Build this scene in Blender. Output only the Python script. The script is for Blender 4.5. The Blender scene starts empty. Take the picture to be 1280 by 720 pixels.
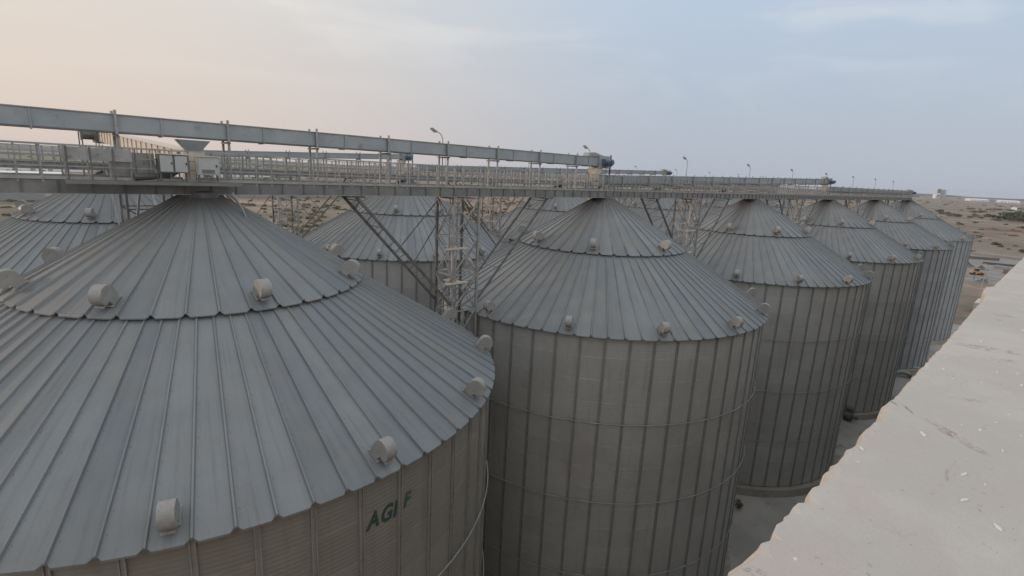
import bpy, math, random
from mathutils import Vector, Matrix
random.seed(7)
R_ = math.radians
SC = bpy.context.scene
COL = SC.collection

# ------------------------------------------------------------------ camera
CAM_H = 23.904
F = Vector((0.675359, 0.70467, -0.217558)); RT = Vector((0.728816, -0.682825, 0.050773)); UP = Vector((0.112775, 0.19285, 0.974726))
cd = bpy.data.cameras.new('camera'); cam = bpy.data.objects.new('camera', cd); COL.objects.link(cam)
cam.matrix_world = Matrix(((RT.x, UP.x, -F.x, 0), (RT.y, UP.y, -F.y, 0), (RT.z, UP.z, -F.z, CAM_H), (0, 0, 0, 1)))
cd.sensor_width = 36; cd.lens = 18.2513; cd.clip_start = 0.02; cd.clip_end = 30000
SC.camera = cam

# ------------------------------------------------------------------ sky and sun
SUN_AZ, SUN_EL = 138.0, 11.0          # azimuth as atan2(y, x), row of bins runs along +x
SKY_STR, SUN_STR, EXPO = 0.10, 1.25, 0.16
WARM_AZ = 114.0                       # bearing of the glow along the hazy horizon
w = bpy.data.worlds.new('World'); SC.world = w; w.use_nodes = True
nt = w.node_tree; nt.nodes.clear()
def N(nt, typ, **kw):
    n = nt.nodes.new(typ)
    for k, v in kw.items():
        if k.startswith('i_'): n.inputs[k[2:].replace('_', ' ')].default_value = v
        else: setattr(n, k, v)
    return n
def mixrgb(nt, fac, a, b, blend='MIX'):
    n = nt.nodes.new('ShaderNodeMix'); n.data_type = 'RGBA'; n.blend_type = blend
    for sock, v in ((n.inputs[0], fac), (n.inputs[6], a), (n.inputs[7], b)):
        if hasattr(v, 'is_output'): nt.links.new(v, sock)
        elif isinstance(v, tuple): sock.default_value = v if len(v) == 4 else (*v, 1)
        else: sock.default_value = v
    return n.outputs[2]
def maprange(nt, v, a, b, c=0., d=1., smooth=True):
    n = nt.nodes.new('ShaderNodeMapRange'); n.interpolation_type = 'SMOOTHSTEP' if smooth else 'LINEAR'
    nt.links.new(v, n.inputs[0])
    for i, x in enumerate((a, b, c, d)): n.inputs[i + 1].default_value = x
    return n.outputs[0]
def math_(nt, op, a, b=None):
    n = nt.nodes.new('ShaderNodeMath'); n.operation = op
    for i, v in enumerate((a, b)):
        if v is None: continue
        if hasattr(v, 'is_output'): nt.links.new(v, n.inputs[i])
        else: n.inputs[i].default_value = v
    return n.outputs[0]
sky = N(nt, 'ShaderNodeTexSky', sky_type='NISHITA', sun_disc=False, sun_elevation=R_(SUN_EL), sun_rotation=R_(90 - SUN_AZ), air_density=1.2, dust_density=3.0, ozone_density=2.0)
tc = N(nt, 'ShaderNodeTexCoord')
sep = N(nt, 'ShaderNodeSeparateXYZ'); nt.links.new(tc.outputs['Generated'], sep.inputs[0])
# angle from the sun's bearing: 1 towards it, -1 away
dot = N(nt, 'ShaderNodeVectorMath', operation='DOT_PRODUCT'); nt.links.new(tc.outputs['Generated'], dot.inputs[0])
dot.inputs[1].default_value = (math.cos(R_(WARM_AZ)), math.sin(R_(WARM_AZ)), 0)
warm = maprange(nt, dot.outputs['Value'], 0.05, 1.0)
elev = sep.outputs['Z']
low_cool = (0.43, 0.475, 0.55); high_cool = (0.48, 0.59, 0.73); low_warm = (0.70, 0.59, 0.52); high_warm = (0.76, 0.73, 0.66)
eh = maprange(nt, elev, 0.0, 0.42)
veil = mixrgb(nt, warm, mixrgb(nt, eh, low_cool, high_cool), mixrgb(nt, eh, low_warm, high_warm))
# unseen sky overhead and behind the camera, brightened as added fill light
veil = mixrgb(nt, maprange(nt, elev, 0.45, 0.85), veil, (0.88, 0.90, 0.92))
dot2 = N(nt, 'ShaderNodeVectorMath', operation='DOT_PRODUCT'); nt.links.new(tc.outputs['Generated'], dot2.inputs[0])
dot2.inputs[1].default_value = (math.cos(R_(258)), math.sin(R_(258)), 0)
veil = mixrgb(nt, maprange(nt, dot2.outputs['Value'], 0.15, 0.8), veil, (1.02, 0.985, 0.95))
# thin high cloud, streaked along the horizon
mp = N(nt, 'ShaderNodeMapping'); mp.inputs['Scale'].default_value = (1.0, 2.6, 9.0); mp.inputs['Rotation'].default_value = (0.12, 0.05, 0.9)
nt.links.new(tc.outputs['Generated'], mp.inputs[0])
cn = N(nt, 'ShaderNodeTexNoise'); cn.inputs['Scale'].default_value = 1.7; cn.inputs['Detail'].default_value = 7; cn.inputs['Roughness'].default_value = 0.55; cn.inputs['Distortion'].default_value = 0.5
nt.links.new(mp.outputs[0], cn.inputs['Vector'])
cl = math_(nt, 'MULTIPLY', maprange(nt, cn.outputs[0], 0.42, 0.66), maprange(nt, elev, 0.08, 0.26))
veil2 = mixrgb(nt, math_(nt, 'MULTIPLY', cl, 0.6), veil, mixrgb(nt, warm, (0.60, 0.65, 0.71), (0.84, 0.77, 0.70)))
skys = mixrgb(nt, 1.0, sky.outputs[0], (SKY_STR,) * 3, 'MULTIPLY')
fin = mixrgb(nt, 0.92, skys, veil2)
bg = N(nt, 'ShaderNodeBackground'); nt.links.new(fin, bg.inputs[0]); bg.inputs[1].default_value = 1.0
wo = N(nt, 'ShaderNodeOutputWorld'); nt.links.new(bg.outputs[0], wo.inputs[0])
sl = bpy.data.lights.new('sun', 'SUN'); sl.energy = SUN_STR; sl.angle = R_(3.0); sl.color = (1.0, 0.72, 0.55)
so = bpy.data.objects.new('sun', sl); COL.objects.link(so)
sd = Vector((math.cos(R_(SUN_AZ)) * math.cos(R_(SUN_EL)), math.sin(R_(SUN_AZ)) * math.cos(R_(SUN_EL)), math.sin(R_(SUN_EL))))
so.rotation_euler = sd.to_track_quat('Z', 'Y').to_euler(); so.location = (0, 0, 60)
SC.view_settings.view_transform = 'Standard'; SC.view_settings.look = 'None'; SC.view_settings.exposure = EXPO; SC.view_settings.gamma = 1
SC.view_settings.use_curve_mapping = False
SC.cycles.max_bounces = 6; SC.cycles.volume_bounces = 0

def bzp(px, py, z):      # where a photo pixel's ray meets height z (used to read positions off the photograph)
    v = F + RT * ((px - 640) / 648.935) - UP * ((py - 360) / 648.935); k = (z - CAM_H) / v.z; return v.x * k, v.y * k
# ------------------------------------------------------------------ materials
def newmat(name):
    m = bpy.data.materials.new(name); m.use_nodes = True
    nt = m.node_tree; b = nt.nodes['Principled BSDF']; return m, nt, b
def noise(nt, vec, scale, detail=4, rough=.55, dist=0):
    n = nt.nodes.new('ShaderNodeTexNoise'); n.inputs['Scale'].default_value = scale; n.inputs['Detail'].default_value = detail
    n.inputs['Roughness'].default_value = rough; n.inputs['Distortion'].default_value = dist
    if vec is not None: nt.links.new(vec, n.inputs['Vector'])
    return n.outputs[0]
def mapping(nt, vec, sc, loc=(0, 0, 0)):
    n = nt.nodes.new('ShaderNodeMapping'); n.inputs['Scale'].default_value = sc; n.inputs['Location'].default_value = loc
    nt.links.new(vec, n.inputs[0]); return n.outputs[0]
def bump(nt, b, h, strength=.3, dist=.02):
    n = nt.nodes.new('ShaderNodeBump'); n.inputs['Strength'].default_value = strength; n.inputs['Distance'].default_value = dist
    nt.links.new(h, n.inputs['Height']); nt.links.new(n.outputs[0], b.inputs['Normal'])
def weathered(name, c0, c1, c2=None, metal=0., rough=.6, scale=1.5, bmp=.15):
    """two tones broken by noise, plus a third (rust, dirt) in small patches"""
    m, nt, b = newmat(name)
    tc = nt.nodes.new('ShaderNodeTexCoord').outputs['Object']
    col = mixrgb(nt, maprange(nt, noise(nt, tc, scale, 6, .6), .35, .65), c0, c1)
    if c2: col = mixrgb(nt, maprange(nt, noise(nt, tc, scale * 2.7, 5, .65), .58, .72), col, c2)
    nt.links.new(col, b.inputs['Base Color'])
    b.inputs['Metallic'].default_value = metal; b.inputs['Roughness'].default_value = rough
    nt.links.new(maprange(nt, noise(nt, tc, scale * 3, 3), .3, .7, rough - .1, rough + .12), b.inputs['Roughness'])
    if bmp: bump(nt, b, noise(nt, tc, scale * 9, 4), bmp, .01)
    return m
def mat_roof():
    m, nt, b = newmat('galvanised_roof_sheet')
    uv = nt.nodes.new('ShaderNodeUVMap'); uv.uv_map = 'UVMap'; uvo = uv.outputs[0]
    tc = nt.nodes.new('ShaderNodeTexCoord').outputs['Object']
    oi = nt.nodes.new('ShaderNodeObjectInfo').outputs['Random']
    s = nt.nodes.new('ShaderNodeSeparateXYZ'); nt.links.new(uvo, s.inputs[0])
    fl = math_(nt, 'FLOOR', s.outputs[0])
    wn = nt.nodes.new('ShaderNodeTexWhiteNoise'); wn.noise_dimensions = '2D'
    cb = nt.nodes.new('ShaderNodeCombineXYZ'); nt.links.new(fl, cb.inputs[0]); nt.links.new(math_(nt, 'MULTIPLY', oi, 37.), cb.inputs[1])
    nt.links.new(cb.outputs[0], wn.inputs['Vector'])
    base = mixrgb(nt, wn.outputs[0], (0.172, 0.196, 0.216), (0.222, 0.242, 0.256))
    big = noise(nt, tc, .22, 5, .6)
    base = mixrgb(nt, maprange(nt, big, .42, .68, 0, .7), base, (0.20, 0.212, 0.216))
    streak = noise(nt, mapping(nt, uvo, (3.1, .22, 1)), 1.6, 5, .65)
    base = mixrgb(nt, maprange(nt, streak, .47, .75, 0, .5), base, (0.125, 0.128, 0.127))
    spots = noise(nt, tc, 5.5, 3, .7)
    base = mixrgb(nt, maprange(nt, spots, .70, .76, 0, .45), base, (0.33, 0.33, 0.31))
    rust = noise(nt, mapping(nt, tc, (1, 1, 1), (9, 4, 2)), 1.1, 6, .75)
    base = mixrgb(nt, maprange(nt, rust, .70, .80, 0, .5), base, (0.20, 0.13, 0.09))
    dust = noise(nt, mapping(nt, tc, (1, 1, 1), (3, 1, 7)), .9, 8, .72)
    base = mixrgb(nt, maprange(nt, dust, .45, .7, 0, .4), base, (0.235, 0.215, 0.19))
    grit = noise(nt, mapping(nt, tc, (1, 1, 1), (5, 5, 7)), 22, 3, .7)
    base = mixrgb(nt, maprange(nt, grit, .60, .72, 0, .45), base, (0.11, 0.11, 0.105))
    # rows of bolts with dark washers along every seam
    fu = math_(nt, 'FRACT', s.outputs[0]); fv = math_(nt, 'FRACT', math_(nt, 'MULTIPLY', s.outputs[1], 2.6))
    near = math_(nt, 'MULTIPLY', math_(nt, 'MULTIPLY', math_(nt, 'LESS_THAN', math_(nt, 'ABSOLUTE', math_(nt, 'SUBTRACT', fu, .115)), .03), math_(nt, 'LESS_THAN', fv, .07)), .35)
    base = mixrgb(nt, near, base, (0.07, 0.07, 0.07))
    # soot and grain dust staining gathered round the peak: darker where v (radius) is small
    soot = math_(nt, 'MULTIPLY', maprange(nt, s.outputs[1], 2.6, .7), maprange(nt, noise(nt, mapping(nt, uvo, (2, .5, 1)), 2.2, 5), .3, .6, .3, .8))
    base = mixrgb(nt, soot, base, (0.13, 0.125, 0.12))
    nt.links.new(base, b.inputs['Base Color'])
    b.inputs['Metallic'].default_value = .25
    nt.links.new(maprange(nt, noise(nt, tc, 1.3, 5), .3, .7, .5, .68), b.inputs['Roughness'])
    bump(nt, b, noise(nt, mapping(nt, uvo, (.7, .4, 1)), 1.1, 2), .35, .03)
    return m
def mat_wall(name, tint_a, tint_b, dirt, metal=.25):
    m, nt, b = newmat(name)
    uv = nt.nodes.new('ShaderNodeUVMap'); uv.uv_map = 'UVMap'; uvo = uv.outputs[0]
    tc = nt.nodes.new('ShaderNodeTexCoord').outputs['Object']
    oi = nt.nodes.new('ShaderNodeObjectInfo').outputs['Random']
    s = nt.nodes.new('ShaderNodeSeparateXYZ'); nt.links.new(uvo, s.inputs[0])
    # sheets are three bays wide and one tier high, staggered
    tier = math_(nt, 'FLOOR', s.outputs[1])
    ush = math_(nt, 'FLOOR', math_(nt, 'MULTIPLY', math_(nt, 'ADD', s.outputs[0], math_(nt, 'MULTIPLY', tier, 1.0)), .5))
    cb = nt.nodes.new('ShaderNodeCombineXYZ'); nt.links.new(ush, cb.inputs[0]); nt.links.new(tier, cb.inputs[1]); nt.links.new(math_(nt, 'MULTIPLY', oi, 31.), cb.inputs[2])
    wn = nt.nodes.new('ShaderNodeTexWhiteNoise'); nt.links.new(cb.outputs[0], wn.inputs['Vector'])
    base = mixrgb(nt, wn.outputs[0], tint_a, tint_b)
    base = mixrgb(nt, maprange(nt, noise(nt, tc, .25, 5, .6), .4, .65, 0, .6), base, dirt)
    streak = noise(nt, mapping(nt, uvo, (2.4, .12, 1)), 2.0, 6, .7)
    base = mixrgb(nt, maprange(nt, streak, .5, .8, 0, .45), base, tuple(c * .6 for c in dirt))
    # lap between tiers: a thin pale line of bare zinc
    fr = math_(nt, 'FRACT', s.outputs[1])
    lap = math_(nt, 'MULTIPLY', math_(nt, 'LESS_THAN', fr, .035), maprange(nt, noise(nt, tc, 1.4, 3),    .42, .6, 0, .35))
    base = mixrgb(nt, lap, base, tuple(min(1, c * 1.5) for c in tint_b))
    nt.links.new(base, b.inputs['Base Color'])
    b.inputs['Metallic'].default_value = metal
    nt.links.new(maprange(nt, noise(nt, tc, 2, 4), .3, .7, .5, .7), b.inputs['Roughness'])
    wv = math_(nt, 'SINE', math_(nt, 'MULTIPLY', s.outputs[1], 2 * math.pi * 10))
    bump(nt, b, wv, .3, .008)
    return m
def mat_concrete_top():
    m, nt, b = newmat('weathered_parapet_render')
    tc = nt.nodes.new('ShaderNodeTexCoord').outputs['Object']
    st = mapping(nt, tc, (1.0, 2.4, 1.0))
    c = mixrgb(nt, maprange(nt, noise(nt, tc, 1.6, 8, .65, .3), .38, .62), (0.44, 0.425, 0.395), (0.50, 0.475, 0.44))
    c = mixrgb(nt, maprange(nt, noise(nt, mapping(nt, tc, (1, 1, 1), (3, 8, 1)), 3.2, 8, .68), .45, .62, 0, .7), c, (0.46, 0.41, 0.38))
    st = mapping(nt, tc, (.75, 3.0, 1.0), (1.7, 2, 0))
    c = mixrgb(nt, maprange(nt, noise(nt, st, 4.0, 12, .8, .8), .60, .68, 0, .8), c, (0.30, 0.235, 0.205))
    c = mixrgb(nt, maprange(nt, noise(nt, mapping(nt, tc, (.8, 2.2, 1), (5, 2, 0)), 16, 8, .75), .655, .70, 0, .8), c, (0.23, 0.20, 0.18))
    c = mixrgb(nt, maprange(nt, noise(nt, mapping(nt, tc, (1, 1, 1), (2, 6, 0)), 60, 4, .65), .66, .70, 0, .75), c, (0.27, 0.24, 0.215))
    c = mixrgb(nt, maprange(nt, noise(nt, mapping(nt, tc, (.7, 1.6, 1), (2, 6, 0)), 30, 3, .6), .70, .73, 0, .8), c, (0.72, 0.71, 0.69))
    def stain(c, p0, p1, wid, col, sc, thr, amt):
        (ax, ay), (bx, by) = bzp(*p0, CAM_H - .6), bzp(*p1, CAM_H - .6)
        L = math.hypot(bx - ax, by - ay); ang = math.atan2(by - ay, bx - ax)
        mpn = nt.nodes.new('ShaderNodeMapping'); mpn.vector_type = 'TEXTURE'
        mpn.inputs['Location'].default_value = ((ax + bx) / 2, (ay + by) / 2, CAM_H - .6); mpn.inputs['Rotation'].default_value = (0, 0, ang); mpn.inputs['Scale'].default_value = (L * .6, wid, 1)
        nt.links.new(tc, mpn.inputs[0])
        ln = nt.nodes.new('ShaderNodeVectorMath'); ln.operation = 'LENGTH'; nt.links.new(mpn.outputs[0], ln.inputs[0])
        m1 = maprange(nt, ln.outputs['Value'], 1.15, .35)
        n1 = noise(nt, mapping(nt, mpn.outputs[0], (1.0, .45, 1), (p0[0] * .1, 0, 0)), sc, 9, .75, .6)
        return mixrgb(nt, math_(nt, 'MULTIPLY', m1, maprange(nt, n1, thr, thr + .09, 0, amt)), c, col)
    BR = (0.24, 0.175, 0.15); DK = (0.17, 0.15, 0.14)
    c = stain(c, (1160, 525), (1232, 568), .022, BR, 3.0, .47, .85)
    c = stain(c, (1195, 430), (1275, 442), .05, BR, 3.0, .47, .8)
    c = stain(c, (1110, 498), (1122, 507), .006, DK, 2.0, .40, .8)
    c = stain(c, (1128, 505), (1142, 518), .006, DK, 2.0, .42, .8)
    c = stain(c, (1185, 497), (1235, 502), .016, BR, 3.0, .49, .7)
    c = stain(c, (1235, 392), (1270, 396), .05, DK, 3.0, .49, .7)
    c = stain(c, (1225, 448), (1285, 454), .04, DK, 3.5, .50, .7)
    c = stain(c, (1060, 640), (1110, 660), .02, DK, 4.0, .56, .6)
    c = stain(c, (925, 708), (960, 719), .012, DK, 3.0, .50, .7)
    vo = nt.nodes.new('ShaderNodeTexVoronoi'); vo.feature = 'DISTANCE_TO_EDGE'; vo.inputs['Scale'].default_value = 2.2
    wob = nt.nodes.new('ShaderNodeVectorMath'); wob.operation = 'ADD'
    wn = nt.nodes.new('ShaderNodeTexNoise'); wn.inputs['Scale'].default_value = 9; wn.inputs['Detail'].default_value = 8; nt.links.new(tc, wn.inputs['Vector'])
    sc_ = nt.nodes.new('ShaderNodeVectorMath'); sc_.operation = 'SCALE'; sc_.inputs['Scale'].default_value = .2; nt.links.new(wn.outputs['Color'], sc_.inputs[0])
    nt.links.new(tc, wob.inputs[0]); nt.links.new(sc_.outputs[0], wob.inputs[1]); nt.links.new(wob.outputs[0], vo.inputs['Vector'])
    crack = math_(nt, 'MULTIPLY', maprange(nt, vo.outputs['Distance'], .0035, .0008, 0, 1), maprange(nt, noise(nt, tc, 3, 3), .52, .64, 0, .3))
    c = mixrgb(nt, crack, c, (0.22, 0.19, 0.17))
    c = mixrgb(nt, maprange(nt, noise(nt, tc, 260, 3, .6), .45, .7, 0, .3), c, (0.36, 0.33, 0.30))
    nt.links.new(c, b.inputs['Base Color']); b.inputs['Roughness'].default_value = .9
    h = math_(nt, 'ADD', noise(nt, tc, 22, 12, .75), math_(nt, 'MULTIPLY', noise(nt, tc, 3.5, 5), 1.6))
    bump(nt, b, h, .6, .006)
    return m
def mat_ground():
    m, nt, b = newmat('dry_scrub_ground')
    geo = nt.nodes.new('ShaderNodeNewGeometry').outputs['Position']
    c = mixrgb(nt, maprange(nt, noise(nt, geo, .0045, 7, .62), .38, .62), (0.26, 0.185, 0.145), (0.19, 0.16, 0.125))
    c = mixrgb(nt, maprange(nt, noise(nt, mapping(nt, geo, (1, 1, 1), (300, 70, 0)), .012, 8, .72), .46, .60, 0, .85), c, (0.115, 0.11, 0.075))
    c = mixrgb(nt, maprange(nt, noise(nt, mapping(nt, geo, (1, 1, 1), (40, 700, 0)), .02, 6, .7), .54, .66, 0, .7), c, (0.40, 0.31, 0.245))
    c = mixrgb(nt, maprange(nt, noise(nt, geo, .05, 8, .78), .50, .66, 0, .8), c, (0.115, 0.105, 0.065))
    c = mixrgb(nt, maprange(nt, noise(nt, geo, .6, 4, .7), .6, .75, 0, .5), c, (0.14, 0.12, 0.085))
    nt.links.new(c, b.inputs['Base Color']); b.inputs['Roughness'].default_value = .95
    bump(nt, b, noise(nt, geo, .15, 6, .7), .6, .5)
    return m
def mat_yard():
    m, nt, b = newmat('dusty_concrete_yard')
    geo = nt.nodes.new('ShaderNodeNewGeometry').outputs['Position']
    c = mixrgb(nt, maprange(nt, noise(nt, geo, .18, 7, .6), .35, .65), (0.27, 0.265, 0.25), (0.37, 0.36, 0.34))
    c = mixrgb(nt, maprange(nt, noise(nt, geo, .7, 6, .7), .54, .70, 0, .7), c, (0.13, 0.12, 0.11))
    c = mixrgb(nt, maprange(nt, noise(nt, geo, 2.6, 4, .7), .66, .74, 0, .7), c, (0.34, 0.32, 0.29))
    nt.links.new(c, b.inputs['Base Color']); b.inputs['Roughness'].default_value = .92
    bump(nt, b, noise(nt, geo, 3, 6), .3, .03)
    return m
M = {}
M['roof'] = mat_roof()
M['wall_old'] = mat_wall('dusty_corrugated_wall', (0.38, 0.392, 0.382), (0.44, 0.445, 0.43), (0.33, 0.328, 0.312))
M['wall_new'] = mat_wall('blue_grey_corrugated_wall', (0.27, 0.29, 0.305), (0.32, 0.34, 0.355), (0.25, 0.255, 0.265), .35)
M['wall_near'] = mat_wall('darker_brown_corrugated_wall', (0.245, 0.243, 0.225), (0.285, 0.28, 0.26), (0.22, 0.205, 0.18))  # darker, browner tints of the wall material for the nearest silo
M['stiff_old'] = weathered('stiffener_zinc', (0.27, 0.275, 0.265), (0.33, 0.33, 0.315), (0.20, 0.19, 0.17), .3, .55)
M['stiff_new'] = weathered('stiffener_blue_zinc', (0.27, 0.29, 0.31), (0.31, 0.33, 0.35), None, .4, .5)
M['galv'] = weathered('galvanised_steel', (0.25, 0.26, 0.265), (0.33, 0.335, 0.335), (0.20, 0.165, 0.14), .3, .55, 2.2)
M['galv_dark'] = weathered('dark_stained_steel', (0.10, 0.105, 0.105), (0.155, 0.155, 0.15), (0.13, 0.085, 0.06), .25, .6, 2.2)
M['conveyor'] = weathered('grey_blue_housing', (0.26, 0.30, 0.33), (0.31, 0.345, 0.37), (0.22, 0.23, 0.235), .3, .5, .8)
M['vent'] = weathered('cream_vent_hood', (0.27, 0.27, 0.262), (0.335, 0.33, 0.315), (0.19, 0.175, 0.155), .1, .55, 3)
M['cream'] = weathered('cream_painted_steel', (0.52, 0.47, 0.40), (0.60, 0.54, 0.46), (0.33, 0.25, 0.19), 0, .6, 1.5)
M['white'] = weathered('white_painted_steel', (0.34, 0.36, 0.37), (0.40, 0.415, 0.42), (0.26, 0.25, 0.235), 0, .45, 1.5)
M['motor'] = weathered('blue_motor_paint', (0.085, 0.115, 0.155), (0.12, 0.155, 0.20), (0.16, 0.15, 0.14), .1, .5, 4)
M['web'] = weathered('mid_grey_web', (0.15, 0.155, 0.158), (0.20, 0.202, 0.20), (0.17, 0.14, 0.12), .2, .65, 1.2)  # mid grey for beam webs, darker than the near flanges
M['dark'] = weathered('black_rubber', (0.03, 0.03, 0.03), (0.05, 0.05, 0.05), None, 0, .7, 4)
M['plinth'] = weathered('plinth_concrete', (0.24, 0.225, 0.20), (0.31, 0.29, 0.26), (0.15, 0.14, 0.125), 0, .9, .8)
M['bwall'] = weathered('building_concrete', (0.36, 0.34, 0.31), (0.43, 0.40, 0.37), (0.28, 0.25, 0.22), 0, .9, .6)
M['mortar'] = weathered('broken_mortar', (0.50, 0.44, 0.37), (0.57, 0.51, 0.44), (0.44, 0.35, 0.26), 0, .95, 30, .5)
M['top'] = mat_concrete_top()
M['ground'] = mat_ground(); M['yard'] = mat_yard()
M['field'] = weathered('far_field', (0.12, 0.13, 0.075), (0.15, 0.155, 0.09), (0.09, 0.105, 0.06), 0, .95, .004, 0)
M['hills'] = weathered('far_hills', (0.018, 0.026, 0.032), (0.026, 0.035, 0.04), (0.04, 0.042, 0.042), 0, 1.0, .003, 0)
M['road'] = weathered('grey_road', (0.21, 0.205, 0.195), (0.26, 0.25, 0.235), (0.17, 0.155, 0.135), 0, .9, .08, 0)
M['leaf'] = weathered('shrub_leaves', (0.045, 0.065, 0.03), (0.075, 0.095, 0.045), (0.10, 0.105, 0.055), 0, .8, .6, 0)
M['leaf_dry'] = weathered('dry_shrub_leaves', (0.125, 0.105, 0.07), (0.155, 0.13, 0.09), (0.10, 0.08, 0.06), 0, .85, .6, 0)
M['wood'] = weathered('shrub_stem', (0.10, 0.075, 0.05), (0.13, 0.10, 0.07), None, 0, .9, 3, 0)
M['shed_white'] = weathered('white_shed_roof', (0.72, 0.72, 0.70), (0.78, 0.78, 0.76), None, 0, .6, .05, 0)
M['shed_grey'] = weathered('grey_shed_sheet', (0.25, 0.26, 0.265), (0.30, 0.31, 0.31), (0.22, 0.21, 0.20), 0, .7, .08, 0)
M['chip'] = weathered('plaster_flake', (0.60, 0.59, 0.56), (0.66, 0.65, 0.62), None, 0, .8, 30)
M['orange'] = weathered('orange_machine_paint', (0.46, 0.22, 0.09), (0.54, 0.28, 0.13), (0.25, 0.14, 0.08), 0, .55, 1.5)
M['bank'] = weathered('red_earth', (0.13, 0.07, 0.05), (0.17, 0.095, 0.07), (0.09, 0.055, 0.045), 0, .95, .15, 0)
M['green_paint'] = weathered('faded_green_lettering', (0.018, 0.06, 0.048), (0.028, 0.08, 0.064), (0.12, 0.14, 0.125), 0, .6, 14, 0)
M['green_faded'] = weathered('rubbed_green_lettering', (0.035, 0.08, 0.065), (0.06, 0.10, 0.085), (0.19, 0.20, 0.19), 0, .6, 16, 0)
M['glass'] = weathered('lamp_glass', (0.45, 0.46, 0.46), (0.5, 0.5, 0.5), None, 0, .3, 4, 0)
M['timber'] = weathered('bleached_boards', (0.46, 0.40, 0.33), (0.53, 0.47, 0.39), (0.3, 0.26, 0.21), 0, .85, 3)

# ------------------------------------------------------------------ mesh builder
class MB:
    def __init__(s): s.v = []; s.f = []; s.uv = None
    def add(s, vs, fs):
        o = len(s.v); s.v += [tuple(v) for v in vs]; s.f += [tuple(i + o for i in f) for f in fs]
    def box(s, x0, x1, y0, y1, z0, z1):
        vs = [(x, y, z) for z in (z0, z1) for y in (y0, y1) for x in (x0, x1)]
        s.add(vs, [(0, 2, 3, 1), (4, 5, 7, 6), (0, 1, 5, 4), (2, 6, 7, 3), (0, 4, 6, 2), (1, 3, 7, 5)]); return s
    def bar(s, a, b, wd, ht=None, up=(0, 0, 1)):
        """square section bar from a to b"""
        a = Vector(a); b = Vector(b); ht = ht or wd; d = (b - a).normalized(); up = Vector(up)
        if abs(d.dot(up)) > .98: up = Vector((1, 0, 0))
        x = d.cross(up).normalized() * wd / 2; y = x.cross(d).normalized() * ht / 2
        vs = [p + sx * x + sy * y for p in (a, b) for sx, sy in ((-1, -1), (1, -1), (1, 1), (-1, 1))]
        s.add(vs, [(3, 2, 1, 0), (4, 5, 6, 7), (0, 1, 5, 4), (1, 2, 6, 5), (2, 3, 7, 6), (3, 0, 4, 7)]); return s
    def tube(s, pts, r, n=8, r1=None):
        pts = [Vector(p) for p in pts]; rings = []; o = len(s.v); L = len(pts)
        for i, p in enumerate(pts):
            d = (pts[min(i + 1, L - 1)] - pts[max(i - 1, 0)]).normalized(); up = Vector((0, 0, 1)) if abs(d.z) < .95 else Vector((1, 0, 0))
            x = d.cross(up).normalized(); y = x.cross(d); rr = r if r1 is None else r + (r1 - r) * i / (L - 1)
            s.v += [tuple(p + rr * (math.cos(2 * math.pi * k / n) * x + math.sin(2 * math.pi * k / n) * y)) for k in range(n)]
        for i in range(L - 1):
            for k in range(n): s.f.append((o + i * n + k, o + i * n + (k + 1) % n, o + (i + 1) * n + (k + 1) % n, o + (i + 1) * n + k))
        s.f.append(tuple(o + k for k in range(n))[::-1]); s.f.append(tuple(o + (L - 1) * n + k for k in range(n))); return s
    def cyl(s, c, r0, r1, z0, z1, n=24):
        o = len(s.v)
        for r, z in ((r0, z0), (r1, z1)):
            s.v += [(c[0] + r * math.cos(2 * math.pi * k / n), c[1] + r * math.sin(2 * math.pi * k / n), z) for k in range(n)]
        for k in range(n): s.f.append((o + k, o + (k + 1) % n, o + n + (k + 1) % n, o + n + k))
        s.f.append(tuple(o + k for k in range(n))[::-1]); s.f.append(tuple(o + n + k for k in range(n))); return s
    def prism(s, poly, axis, a, b):
        """poly of 2D points extruded along axis (0,1,2) from a to b"""
        def P(p, t):
            return [(t, p[0], p[1]), (p[0], t, p[1]), (p[0], p[1], t)][axis]
        n = len(poly); s.add([P(p, a) for p in poly] + [P(p, b) for p in poly],
              [tuple(range(n))[::-1], tuple(range(n, 2 * n))] + [(k, (k + 1) % n, n + (k + 1) % n, n + k) for k in range(n)]); return s
    def mesh(s, name, mat, smooth=False):
        me = bpy.data.meshes.new(name); me.from_pydata(s.v, [], s.f)
        if s.uv:
            ul = me.uv_layers.new(name='UVMap')
            for lp in me.loops: ul.data[lp.index].uv = s.uv[lp.vertex_index]
        me.materials.append(mat); me.validate(); me.update()
        if smooth:
            for p in me.polygons: p.use_smooth = True
        return me
    def build(s, name, mat, parent=None, smooth=False, loc=None):
        o = bpy.data.objects.new(name, s.mesh(name, mat, smooth)); COL.objects.link(o)
        if parent: o.parent = parent
        if loc: o.location = loc
        return o
def tag(o, label=None, cat=None, group=None, kind=None):
    if label: o['label'] = label
    if cat: o['category'] = cat
    if group: o['group'] = group
    if kind: o['kind'] = kind
    return o
def empty(name, loc, label, cat, group=None, rz=0):
    o = bpy.data.objects.new(name, None); COL.objects.link(o); o.location = loc; o.rotation_euler = (0, 0, rz); o.empty_display_size = .3
    return tag(o, label, cat, group)
def inst(name, me, parent, loc=(0, 0, 0), rot=(0, 0, 0)):
    o = bpy.data.objects.new(name, me); COL.objects.link(o); o.parent = parent; o.location = loc; o.rotation_euler = rot; return o
def copy_tree(o, parent=None):
    c = o.copy(); COL.objects.link(c); c.parent = parent
    for ch in list(o.children): copy_tree(ch, c)
    return c

# ------------------------------------------------------------------ layout numbers
X0, N0, SP, W, WX = 4.432, 19.756, 21.944, 23.136, 0.345   # first bin, row distance, spacing, second row offset
ZE, ZR, ZA = 16.785, 19.82, 22.596                          # eave, step in the roof, peak
G = -0.6                                                    # ground

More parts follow.
